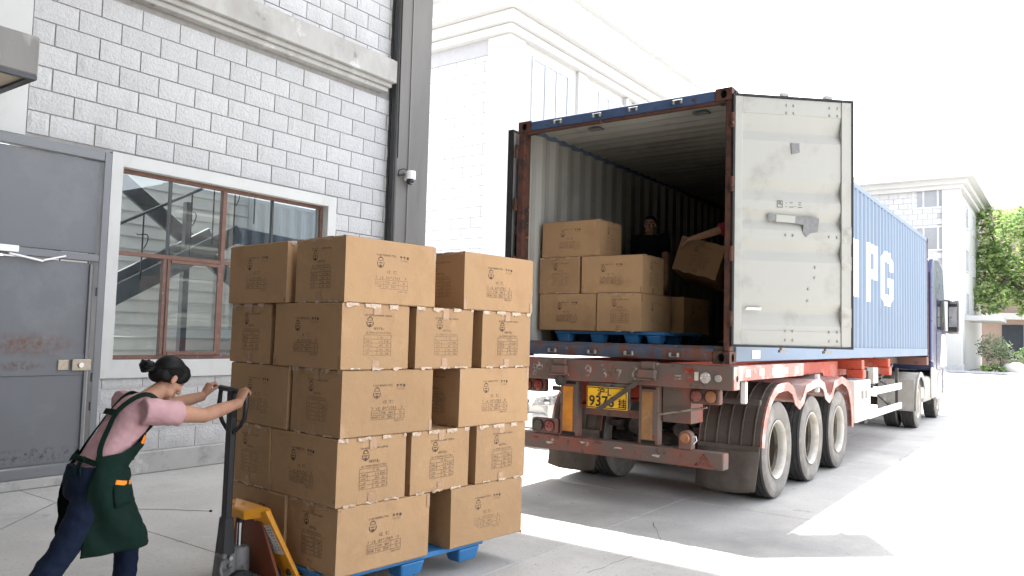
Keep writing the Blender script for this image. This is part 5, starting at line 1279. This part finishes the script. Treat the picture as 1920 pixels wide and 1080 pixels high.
add('frame_web', jhex([(.10,-.3,.10),(.10,.3,.10),(.12,.3,.10),(.12,-.3,.10),(.045,-.15,.47),(.045,.15,.47),(.06,.15,.47),(.06,-.15,.47)]), pm('red brown web in painted shade', (.17,.045,.015), .6), jk)  # web colour darkened to paint in the shade behind the frame
# pump, piston, base, steering wheels
add('piston', MB().cyl(J(-.01,0,.30), J(-.01,0,.475), .017, 16), M['chrome'], jk, smooth=True)
add('piston_cap', MB().cyl(J(-.01,0,.455), J(-.01,0,.478), .026, 14), M['jack_black'], jk)
add('pump_body', MB().lathe([(0,.31),(.05,.31),(.062,.295),(.065,.17),(.058,.13),(0,.13)], J(-.01,0,0), (0,0,1), 20), M['jack_grey'], jk, smooth=True)
add('pump_block', jhex([(-.16,-.055,.14),(-.05,-.06,.14),(-.05,.06,.14),(-.16,.055,.14),(-.15,-.045,.29),(-.05,-.05,.30),(-.05,.05,.30),(-.15,.045,.29)]), M['jack_grey'], jk, bevel=.018, seg=2)
add('valve_lever', MB().tube([J(-.14,.05,.25), J(-.17,.08,.21), J(-.16,.085,.16)], .012, 7).sphere(J(-.14,.06,.28), .02, n=8, m=6).sphere(J(-.10,.062,.22), .017, n=8, m=6), M['jack_grey'], jk, smooth=True)
add('pump_bolt', MB().cyl(J(-.10,.058,.265), J(-.10,.075,.265), .013, 8), M['steel'], jk)
add('base_plate', jhex([(-.14,-.09,.115),(.10,-.13,.105),(.10,.13,.105),(-.14,.09,.115),(-.14,-.09,.138),(.10,-.13,.128),(.10,.13,.128),(-.14,.09,.138)]), M['jack_grey'], jk, bevel=.008)
for s in (-1, 1):
    w_ = add('steering_wheel', MB().lathe([(.03,-.027),(.07,-.03),(.088,-.024),(.092,0),(.088,.024),(.07,.03),(.03,.027)], J(-.04, .075*s, .092), jr, 24), M['black_rubber'], jk, smooth=True)
    add('wheel_hub', MB().cyl(J(-.04,.075*s-.032,.092), J(-.04,.075*s+.032,.092), .034, 14), M['jack_grey'], w_)
# tiller
hb_ = Vector(J(-.105, 0, .28)); ht_ = Vector(J(-.10, 0, 1.235))
add('tiller_socket', MB().hexa([J(-.145,-.05,.26),J(-.06,-.05,.26),J(-.06,.05,.26),J(-.145,.05,.26),J(-.132,-.036,.50),J(-.072,-.036,.50),J(-.072,.036,.50),J(-.132,.036,.50)]), M['jack_black'], jk, bevel=.006)
add('tiller', MB().obox((hb_+ht_)/2, (ht_-hb_), jf, jr, (ht_-hb_).length/2, .021, .032), M['jack_black'], jk, bevel=.01, seg=2)
add('grip_bar', MB().tube([J(-.095,-.165,1.275), J(-.10,-.06,1.272), J(-.10,.06,1.268), J(-.095,.165,1.262)], .0175, 12), M['jack_black'], jk, smooth=True)
for s in (-1, 1):
    add('handle_loop', MB().tube([J(-.097,s*.155,1.26), J(-.10,s*.162,1.17), J(-.10,s*.15,1.11), J(-.10,s*.11,1.065), J(-.10,s*.03,1.01)], [.013,.015,.0135,.0125,.0125], 9), M['jack_black'], jk, smooth=True)
add('release_lever', MB().tube([J(-.13,.045,1.22), J(-.135,.085,1.15), J(-.135,.10,1.11)], [.007,.008,.011], 7), M['jack_black'], jk)
add('tiller_head', MB().obox(J(-.10,0,1.225), jr, jf, (0,0,1), .034, .023, .05), M['jack_black'], jk, bevel=.008)
# ================================================================== PEOPLE
def skin_mat(name, col): return pm(name, col, .62, var=.12, vs=22, bump=.12, bs=110, bd=.002, spec=.22, sub=.08)
M['skin'] = skin_mat('tanned skin', (.40,.215,.14)); M['skin_dark'] = skin_mat('light tanned skin', (.46,.27,.18))
M['hair'] = pm('black hair', (.006,.0055,.0055), .55, var=.2, vs=30, bump=.5, bs=120, bd=.003, stretch=(1,.2,1), spec=.18)
def cloth(name, col, rough=.9, **k): return pm(name, col, rough, var=.08, vs=12, bump=.25, bs=260, bd=.0015, spec=.15, **k)
M['pink'] = cloth('dusty pink cotton', (.43,.255,.262)); M['green'] = cloth('dark green canvas', (.0045,.016,.011)); M['orange'] = cloth('orange trim', (.80,.24,.03))
M['jeans'] = cloth('dark blue denim', (.007,.012,.028)); M['black_cloth'] = cloth('black cotton', (.012,.012,.014)); M['maroon'] = cloth('dark red cotton', (.24,.025,.045)); M['grey_cloth'] = cloth('dark grey trousers', (.02,.02,.024))
M['shoe'] = pm('dark shoe', (.03,.03,.032), .6)
def organic(name, mb, mat, parent, vox=.008, smooth=4, fac=.5):
    o = add(name, mb, mat, parent)
    r = o.modifiers.new('union', 'REMESH'); r.mode = 'VOXEL'; r.voxel_size = vox; r.use_smooth_shade = True
    if smooth: s = o.modifiers.new('relax', 'SMOOTH'); s.iterations = smooth; s.factor = fac
    return o
def V3(*a): return Vector(a)
def head_parts(c, fwd, up, s=1.0):
    f = Vector(fwd).normalized(); u = Vector(up); u = (u-f*u.dot(f)).normalized(); r = f.cross(u)
    Mx = frame_M(c, r, f, u) @ Matrix.Scale(s, 4); b = MB()
    def E(p, rad, n=16, m=10): b.merge(MB().sphere(p, *rad, n, m), Mx)
    E((0,-.014,.028), (.073,.094,.088)); E((0,.022,-.028), (.060,.064,.084)); E((0,.052,-.096), (.026,.024,.020)); E((.03,.03,-.075), (.032,.036,.034)); E((-.03,.03,-.075), (.032,.036,.034))
    E((0,.070,.018), (.050,.020,.013)); E((.038,.062,-.026), (.024,.022,.022)); E((-.038,.062,-.026), (.024,.022,.022))
    b.merge(MB().tube([(0,.080,.012),(0,.094,-.012),(0,.106,-.032),(0,.094,-.040)], [.008,.010,.014,.012], 8), Mx)
    E((0,.085,-.062), (.023,.012,.006), 10, 6); E((0,.083,-.072), (.019,.012,.007), 10, 6)
    for q in (-1, 1): E((q*.077,-.006,-.010), (.009,.019,.031), 10, 8); E((q*.080,-.014,.004), (.007,.012,.02), 8, 6)
    return b, Mx
def hand_mb(wrist, D, N, S, curl=(50,65,45), size=1.0, thumb_curl=30):
    """palm with four unequal bent fingers and a thumb leaving its side; D to the fingers, N out of the palm, S to the thumb"""
    D = Vector(D).normalized(); N = Vector(N); N = (N-D*N.dot(D)).normalized(); S0 = Vector(S); S = D.cross(N)
    if S.dot(S0) < 0: S = -S
    w = Vector(wrist); b = MB(); z = size
    b.tube([w-D*.02, w+D*.012*z, w+D*.045*z, w+D*.082*z, w+D*.090*z], [(.027*z,.021*z),(.030*z,.019*z),(.040*z,.0165*z),(.040*z,.0135*z),(.034*z,.010*z)], 14, ref=S)
    for i, (lat, L) in enumerate(((.030,.070),(.0105,.079),(-.0095,.073),(-.0285,.057))):
        p = w + D*(.080-.006*abs(i-1))*z + S*lat*z; pts = [p-D*.012]; d = D.copy(); rad = [.0095*z]
        pts.append(p); rad.append(.0093*z)
        for k, fr in enumerate((.45,.31,.24)):
            a = math.radians(curl[k]*(1+.04*(i-1))); ax = D.cross(N)
            d = Matrix.Rotation(a, 3, ax) @ d; p = p + d*L*fr*z; pts.append(p); rad.append((.0085,.0078,.0062)[k]*z)
        b.tube(pts, rad, 9)
    p = w + D*.022*z + S*.026*z + N*.006; d = (S*.75+D*.6+N*.35).normalized(); pts = [p-d*.012, p]; rad = [.014*z,.013*z]
    for k, L in enumerate((.040,.032)):
        d = Matrix.Rotation(math.radians(thumb_curl*(.4+k)), 3, S.cross(N)) @ d if k else d; d = (d*.8+D*.35+N*.12*k).normalized(); p = p+d*L*z; pts.append(p); rad.append((.0105,.008)[k]*z)
    b.tube(pts, rad, 9); return b
def limb(b, pts, rad, n=14, ref=None): b.tube(pts, rad, n, ref=ref)

# ---------------------------------------------------------------- woman at the jack
wo = thing('person', (.76, -4.8, 0), 'person in pink T-shirt and dark green apron leaning on the pallet jack handle', 'person')
R_ = V3(.995, -.103, 0)                 # her right-hand side
hc = V3(.757, -4.450, 1.350)
hd_, HM = head_parts(hc, (0.05,.80,-.60), (0,.6,.8), .97)
sk = MB().merge(hd_)
neck0, neck1 = V3(.76,-4.605,1.222), V3(.758,-4.495,1.292)
limb(sk, [neck0-V3(0,.03,.02), neck0, neck1, neck1+V3(0,.04,.02)], [.064,.056,.048,.046])
# torso core and legs inside the clothes
spine = [V3(.76,-4.86,.78), V3(.76,-4.80,.90), V3(.76,-4.735,1.02), V3(.76,-4.665,1.13), V3(.76,-4.62,1.205)]
limb(sk, spine, [(.125,.085),(.105,.08),(.11,.085),(.13,.085),(.09,.06)], 18, ref=R_)
shR, elR, wrR = V3(.928,-4.612,1.183), V3(.962,-4.345,1.150), V3(.940,-4.105,1.205)
shL, elL, wrL = V3(.598,-4.585,1.205), V3(.585,-4.345,1.178), V3(.597,-4.125,1.225)
limb(sk, [shR, (shR+elR)/2, elR, elR*.6+wrR*.4, wrR], [.054,.050,.043,.041,.029]); limb(sk, [shL, (shL+elL)/2, elL, elL*.6+wrL*.4, wrL], [.054,.048,.042,.040,.029])
hipR, knR, anR = V3(.850,-4.865,.80), V3(.865,-5.045,.49), V3(.865,-5.36,.11)
hipL, knL, anL = V3(.668,-4.82,.80), V3(.655,-4.585,.475), V3(.655,-4.60,.09)
limb(sk, [hipR, knR, anR], [.07,.05,.035]); limb(sk, [hipL, knL, anL], [.07,.05,.035])
sk.merge(hand_mb(wrR, (-.10,.40,.90), (-.15,.88,-.35), (-1,0,0), (42,72,55))); sk.merge(hand_mb(wrL, (.05,.45,.88), (.1,.85,-.4), (1,0,0), (42,72,55)))
body = organic('body', sk, M['skin'], wo, .0055, 3, .45)
# hair: cap, nape, temple locks, bun of coiled strands
hr = MB()
def HE(p, rad, n=16, m=10): hr.merge(MB().sphere(p, *rad, n, m), HM)
HE((0,-.026,.042), (.083,.100,.090)); HE((0,-.075,-.015), (.066,.05,.055)); HE((0,.035,.085), (.062,.050,.035))
for q in (-1, 1): HE((q*.060,.030,.040), (.018,.044,.052)); HE((q*.050,.066,.050), (.018,.018,.040), 10, 8); HE((q*.058,-.05,-.008), (.022,.045,.045))
hair = organic('hair', hr, M['hair'], wo, .006, 12, .6)
# combed strands from the hairline back to the bun
stn = MB(); rh = random.Random(8); hcn = Vector((0,-.026,.042)); hrad = Vector((.084,.101,.091)); bunl = HM.inverted() @ V3(.757,-4.55,1.405)
bd_ = Vector(((bunl-hcn)[i]/hrad[i] for i in range(3))).normalized()
for k in range(230):
    if k < 190: a = rh.uniform(-1.45, 1.45); el = rh.uniform(-.12, .35); d0 = Vector((math.sin(a)*math.cos(el), math.cos(a)*math.cos(el)*.98, math.sin(el)+.10*math.cos(a))).normalized()
    else: a = rh.choice((-1,1))*rh.uniform(1.9, 3.0); d0 = Vector((math.sin(a), math.cos(a), rh.uniform(-.75,-.35))).normalized()
    pts = []; th_ = d0.angle(bd_); r0 = rh.uniform(.985, 1.03)
    for i in range(8):
        t = i/7; d = ((math.sin((1-t)*th_)*d0+math.sin(t*th_)*bd_)/max(1e-4, math.sin(th_))).normalized(); p = hcn+Vector((d[j]*hrad[j] for j in range(3)))*(r0+.012*math.sin(t*PI)); pts.append(HM @ p)
    stn.tube(pts, [.0012]+[.0026]*6+[.0016], 5)
o_ = add('hair_strands', stn, M['hair'], hair, smooth=True); o_['kind'] = 'stuff'
bn = MB(); bc = V3(.757,-4.575,1.425)
rb_ = random.Random(4)
for k in range(26):
    a0 = rb_.uniform(0, 2*PI); tl_ = rb_.uniform(-.5,.5); rr_ = rb_.uniform(.018,.036); pts = []
    for i in range(9):
        a = a0+i*.55; pts.append(bc+V3(rr_*1.15*math.cos(a), rr_*math.sin(a)*math.cos(tl_)-.012, rr_*math.sin(a)*math.sin(tl_)+rb_.uniform(-.004,.004)+.02*math.sin(a0)))
    bn.tube(pts, [.004]+[.0085]*7+[.004], 6)
bn.sphere(bc, .034, .03, .03)
add('bun', bn, M['hair'], hair, smooth=True)
# T-shirt
sh = MB()
limb(sh, [V3(.76,-4.885,.80), V3(.76,-4.855,.885), V3(.76,-4.795,.97), V3(.76,-4.735,1.05), V3(.76,-4.672,1.135), V3(.76,-4.622,1.20), V3(.76,-4.59,1.238)], [(.142,.094),(.134,.090),(.130,.091),(.138,.097),(.152,.100),(.142,.088),(.075,.060)], 24, ref=R_)
for (a, e) in ((shR, elR), (shL, elL)):
    d = (e-a).normalized(); limb(sh, [a-d*.07+V3(0,-.01,.0), a, a+d*.07, a+d*.135], [.070,.074,.071,.070], 16)
shirt = organic('shirt', sh, M['pink'], wo, .008, 6)
tx = bpy.data.textures.new('cloth folds', 'CLOUDS'); tx.noise_scale = .07
dp = shirt.modifiers.new('folds', 'DISPLACE'); dp.texture = tx; dp.strength = .016; dp.mid_level = .5
add('collar', MB().tube([neck0+V3(.062*math.cos(a), .050*math.sin(a)+.01, .012+.030*math.sin(a)+.0) for a in [2*PI*i/20 for i in range(21)]], .006, 6), M['pink'], shirt)
# jeans
jn = MB()
limb(jn, [V3(.76,-4.875,.905), V3(.76,-4.885,.84), V3(.76,-4.885,.77), V3(.76,-4.87,.71)], [(.136,.098),(.146,.104),(.148,.102),(.11,.07)], 20, ref=R_)
limb(jn, [hipR+V3(-.01,0,0), hipR*.55+knR*.45, knR, knR*.55+anR*.45, anR, anR+V3(0,-.02,-.05)], [.092,.083,.067,.062,.058,.06]); limb(jn, [hipL+V3(.01,-.02,0), hipL*.55+knL*.45, knL, knL*.55+anL*.45, anL, anL+V3(0,0,-.04)], [.096,.088,.069,.063,.058,.06])
jeans = organic('jeans', jn, M['jeans'], wo, .009, 5)
tx2 = bpy.data.textures.new('denim folds', 'CLOUDS'); tx2.noise_scale = .055
dp = jeans.modifiers.new('folds', 'DISPLACE'); dp.texture = tx2; dp.strength = .018; dp.mid_level = .5
# shoes
for (an, dirv) in ((anR, V3(0,.93,-.25)), (anL, V3(0,1,0))):
    s_ = MB(); base = V3(an.x, an.y, .045 if an is anL else .075)
    limb(s_, [base-dirv*.07, base-dirv*.03, base+dirv*.06, base+dirv*.13, base+dirv*.165], [(.034,.038),(.040,.046),(.042,.036),(.042,.027),(.026,.018)], 14, ref=R_)
    organic('shoe', s_, M['shoe'], wo, .008, 2)
# apron: a wrapped sheet from bib to hem, open at the back
def apron_pt(u, v, off=0.0):
    """v 0 at the bib top .. 1 at the hem, u -1..1 from her left edge round the front to her right edge"""
    P = [(0.00, V3(.76,-4.662,1.116), .120, .094, 1.02), (.12, V3(.76,-4.698,1.052), .150, .108, 1.18), (.26, V3(.76,-4.758,.978), .158, .118, 1.62), (.36, V3(.76,-4.805,.925), .172, .130, 2.30), (.50, V3(.76,-4.835,.82), .196, .150, 2.36), (.66, V3(.76,-4.825,.71), .208, .180, 2.40), (.82, V3(.76,-4.805,.60), .212, .205, 2.42), (1.0, V3(.76,-4.785,.478), .215, .226, 2.44)]
    for i in range(len(P)-1):
        if P[i][0] <= v <= P[i+1][0]: break
    t = (v-P[i][0])/(P[i+1][0]-P[i][0]); A, B_ = P[i], P[i+1]
    c = A[1].lerp(B_[1], t); rx = A[2]+(B_[2]-A[2])*t; ry = A[3]+(B_[3]-A[3])*t; th = A[4]+(B_[4]-A[4])*t
    ax = (P[min(i+2,len(P)-1)][1]-P[max(i-1,0)][1]).normalized() if v < .6 else V3(0,.1,-1).normalized()
    fwd = V3(0,1,0); fwd = (fwd-ax*fwd.dot(ax)).normalized()
    a = u*th; fold = .016*math.sin(u*8+v*5)*min(1, max(0, v-.30)*2.2)+.006*math.sin(u*17+v*13)*min(1, max(0, v-.2)*2)+.006*math.sin(v*31+u*4)*max(0, 1-abs(v-.3)*5)
    pw = 1.0 if v < .25 else max(.62, 1.0-(v-.25)*2.2); sa = math.copysign(abs(math.sin(a))**pw, math.sin(a))
    return c + R_*((rx+fold+off)*sa) + fwd*((ry+fold+off)*math.cos(a)) + (V3(0,0,-.018*math.cos(u*2.2)) if v > .97 else V3(0,0,0))
NU, NV = 64, 64; Vv = []; Ff = []
for j in range(NV+1):
    for i in range(NU+1): Vv.append(apron_pt(-1+2*i/NU, j/NV))
for j in range(NV):
    for i in range(NU): a = j*(NU+1)+i; Ff.append((a, a+1, a+NU+2, a+NU+1))
ap = add('apron', MB().add(Vv, Ff), M['green'], wo, smooth=True, fix=False); txa = bpy.data.textures.new('canvas folds', 'CLOUDS'); txa.noise_scale = .11
da = ap.modifiers.new('folds', 'DISPLACE'); da.texture = txa; da.strength = .034; da.mid_level = .5
ap.modifiers.new('thick', 'SOLIDIFY').thickness = .004
def apron_patch(name, u0, u1, v0, v1, mat, off=.006, slant=0.0):
    Vp = []; Fp = []; n, m = 10, 4
    for j in range(m+1):
        for i in range(n+1): u = u0+(u1-u0)*i/n; Vp.append(apron_pt(u, v0+(v1-v0)*j/m+slant*(i/n), off))
    for j in range(m):
        for i in range(n): a = j*(n+1)+i; Fp.append((a,a+1,a+n+2,a+n+1))
    o = add(name, MB().add(Vp, Fp), mat, ap, smooth=True, fix=False); o.modifiers.new('thick','SOLIDIFY').thickness = .003; return o
apron_patch('pocket_trim', .12, .62, .455, .485, M['orange'], .007)
apron_patch('pocket', .10, .64, .488, .66, M['green'], .006)
apron_patch('bib_trim', .30, .97, .05, .125, M['orange'], .007)
apron_patch('pocket_trim', -.62, -.12, .455, .485, M['orange'], .007)
# straps: from the bib over the shoulder, crossing the back to the waist, and the tie
def strap(name, pts, w=.020, t=.003):
    mb = MB(); pts = [Vector(p) for p in pts]; out = []
    for i in range(len(pts)-1):
        p0 = pts[max(i-1,0)]; p1 = pts[i]; p2 = pts[i+1]; p3 = pts[min(i+2,len(pts)-1)]
        for k in range(6):
            s = k/6; out.append(.5*((2*p1)+(p2-p0)*s+(2*p0-5*p1+4*p2-p3)*s*s+(3*p1-p0-3*p2+p3)*s**3))
    out.append(pts[-1]); ctr = V3(.76,-4.70,1.06)
    nr = []
    for i, p in enumerate(out):
        d = (out[min(i+1,len(out)-1)]-out[max(i-1,0)]).normalized(); q = p-(spine[0]+(spine[-1]-spine[0])*max(0, min(1, (p-spine[0]).dot((spine[-1]-spine[0]).normalized())/(spine[-1]-spine[0]).length))); q = (q-d*q.dot(d)).normalized(); nr.append((p, d, q, d.cross(q)))
    Vp = []; Fp = []
    for i, (p, d, q, s) in enumerate(nr):
        Vp += [p-s*w-q*t, p+s*w-q*t, p+s*w+q*t, p-s*w+q*t]
        if i: k = 4*i-4; Fp += [(k+j, k+(j+1)%4, k+4+(j+1)%4, k+4+j) for j in range(4)]
    Fp += [(0,1,2,3), tuple(len(Vp)-4+j for j in range(4))]
    return add(name, mb.add(Vp, Fp), M['green'], ap, smooth=True)
strap('strap', [apron_pt(.9,.02), (.865,-4.545,1.175), (.865,-4.60,1.262), (.845,-4.672,1.268), (.825,-4.770,1.196), (.84,-4.828,1.10), (.868,-4.876,1.01), (.90,-4.892,.945)], .013)
strap('strap', [apron_pt(-.9,.02), (.655,-4.53,1.18), (.655,-4.585,1.262), (.675,-4.655,1.262), (.70,-4.748,1.186), (.685,-4.806,1.095), (.655,-4.848,1.01), (.62,-4.868,.94)], .011)
strap('cross_strap', [(.828,-4.782,1.182), (.79,-4.788,1.184), (.74,-4.788,1.184), (.70,-4.78,1.182)], .016)
strap('waist_tie', [apron_pt(1,.36), (.895,-4.905,.935), (.83,-4.934,.95), (.76,-4.944,.955), (.69,-4.934,.95), (.63,-4.905,.935), apron_pt(-1,.36)], .014)
kn = MB().sphere((.83,-4.945,.952), .020, .014, .016, 10, 6)
for (a, b_, c_) in (((.83,-4.95,.95),(.85,-4.965,.90),(.855,-4.96,.86)), ((.83,-4.95,.95),(.815,-4.975,.895),(.82,-4.97,.84)), ((.83,-4.945,.955),(.865,-4.955,.97),(.845,-4.945,.94)), ((.83,-4.945,.955),(.79,-4.96,.97),(.81,-4.945,.94))): kn.tube([a, b_, c_], [(.010,.004),(.011,.004),(.008,.003)], 6)
add('bow', kn, M['green'], ap, smooth=True)

# ---------------------------------------------------------------- workers in the container
def standing(base, fwd, H, label, shirt_m, trouser_m, arms, hair_r=.5, head_f=None):
    """arms: for right and left (shoulder offset is fixed) elbow and wrist world points, hand D,N,S,curl"""
    p = thing('person', base, label, 'person', None); b0 = Vector(base); f = Vector(fwd).normalized(); r = f.cross(V3(0,0,1)); u = V3(0,0,1); k = H/1.70
    at = lambda a, b_, z: b0 + f*a*k + r*b_*k + u*z*k
    hb, HMx = head_parts(at(.01,0,1.585), head_f or f, u, k)
    s = MB().merge(hb); limb(s, [at(-.02,0,1.38), at(-.015,0,1.44), at(0,0,1.52)], [.068*k,.058*k,.054*k])
    limb(s, [at(0,0,.92), at(0,0,1.1), at(-.01,0,1.30), at(-.015,0,1.42)], [(.14*k,.09*k),(.125*k,.085*k),(.15*k,.10*k),(.08*k,.06*k)], 18, ref=r)
    t = MB(); limb(t, [at(0,0,.86), at(.0,0,.98), at(.005,0,1.10), at(0,0,1.26), at(-.01,0,1.38), at(-.015,0,1.445)], [(.165*k,.115*k),(.160*k,.115*k),(.158*k,.112*k),(.185*k,.122*k),(.175*k,.105*k),(.075*k,.066*k)], 22, ref=r)
    for sd, (el, wr, hd) in zip((1,-1), arms):
        sh_ = at(-.01, sd*.185, 1.375); el = Vector(el); wr = Vector(wr)
        limb(s, [sh_, (sh_+el)/2, el, el*.6+wr*.4, wr], [.055*k,.048*k,.042*k,.039*k,.028*k]); s.merge(hand_mb(wr, *hd, size=1.08*k))
        d = (el-sh_).normalized(); limb(t, [sh_-d*.08*k, sh_, sh_+d*.10*k, sh_+d*.19*k], [.075*k,.082*k,.078*k,.076*k], 14)
    q = MB(); limb(q, [at(0,0,1.0), at(0,0,.92), at(0,0,.84), at(0,0,.78)], [(.155*k,.11*k),(.168*k,.12*k),(.17*k,.12*k),(.12*k,.08*k)], 18, ref=r)
    for sd in (1, -1):
        limb(s, [at(0,sd*.09,.86), at(.02,sd*.11,.48), at(-.01,sd*.12,.09)], [.08*k,.055*k,.04*k]); limb(q, [at(0,sd*.09,.88), at(.01,sd*.10,.68), at(.02,sd*.11,.48), at(0,sd*.115,.28), at(-.01,sd*.12,.05)], [.10*k,.09*k,.073*k,.066*k,.062*k])
        so_ = MB(); c = at(.0,sd*.125,.04); limb(so_, [c-f*.08*k, c-f*.03*k, c+f*.08*k, c+f*.16*k, c+f*.19*k], [(.036,.036),(.044,.046),(.046,.036),(.044,.026),(.026,.018)], 12, ref=r); organic('shoe', so_, M['shoe'], p, .01, 2)
    organic('body', s, M['skin_dark'], p, .007, 3, .45); organic('shirt', t, shirt_m, p, .011, 5); organic('trousers', q, trouser_m, p, .011, 5)
    h = MB(); 
    for (pp, rr2) in (((0,-.030,.046), (.079,.094,.086)), ((0,-.075,-.005), (.064,.042,.055)), ((0,.03,.088), (.058,.045,.030))): h.merge(MB().sphere(pp, *rr2, 14, 9), HMx)
    organic('hair', h, M['hair'], p, .008, 3)
    for q_ in (-1, 1):
        e = MB(); e.merge(MB().sphere((q_*.031,.0765,-.002), .011,.006,.006, 10, 6), HMx); add('eye', e, pm('eye', (.25,.22,.2), .2) if 'eye' not in M else M['eye'], p, smooth=True)
        e = MB(); e.merge(MB().tube([(q_*.016,.087,.017),(q_*.032,.085,.021),(q_*.048,.076,.015)], [.003,.004,.002], 6), HMx); add('eyebrow', e, M['hair'], p)
    return p
FLZ = CB+.16
standing((.60, 2.12, FLZ), (.35,-1,0), 1.63, 'person in black T-shirt standing behind the cartons inside the container', M['black_cloth'], M['grey_cloth'],
    (((.42,2.10,2.58),(.50,1.98,2.36),((.1,-.2,-1),(.6,.2,0),(0,-1,0),(20,25,20))), ((.845,2.08,2.58),(.90,1.98,2.34),((.0,-.25,-1),(-.6,.2,0),(0,-1,0),(20,25,20)))), head_f=(.25,-1,.0))
standing((1.87, 1.80, FLZ), (-1,-.12,0), 1.70, 'person in dark red T-shirt holding a carton, half hidden by the container post', M['maroon'], M['grey_cloth'],
    (((1.66,2.12,2.64),(1.42,2.08,2.42),((-1,-.1,-.1),(0,-.3,1),(0,-1,0),(15,15,10))), ((1.64,1.44,2.86),(1.43,1.40,2.80),((-.85,.25,-.35),(.1,.35,-.9),(0,-1,0),(22,28,20)))))
carton(1.40, 1.82, 2.36, 0, 'tilted carton held in the arms of the person in dark red', G2, rot=(math.radians(-15), math.radians(-8), math.radians(-79)))
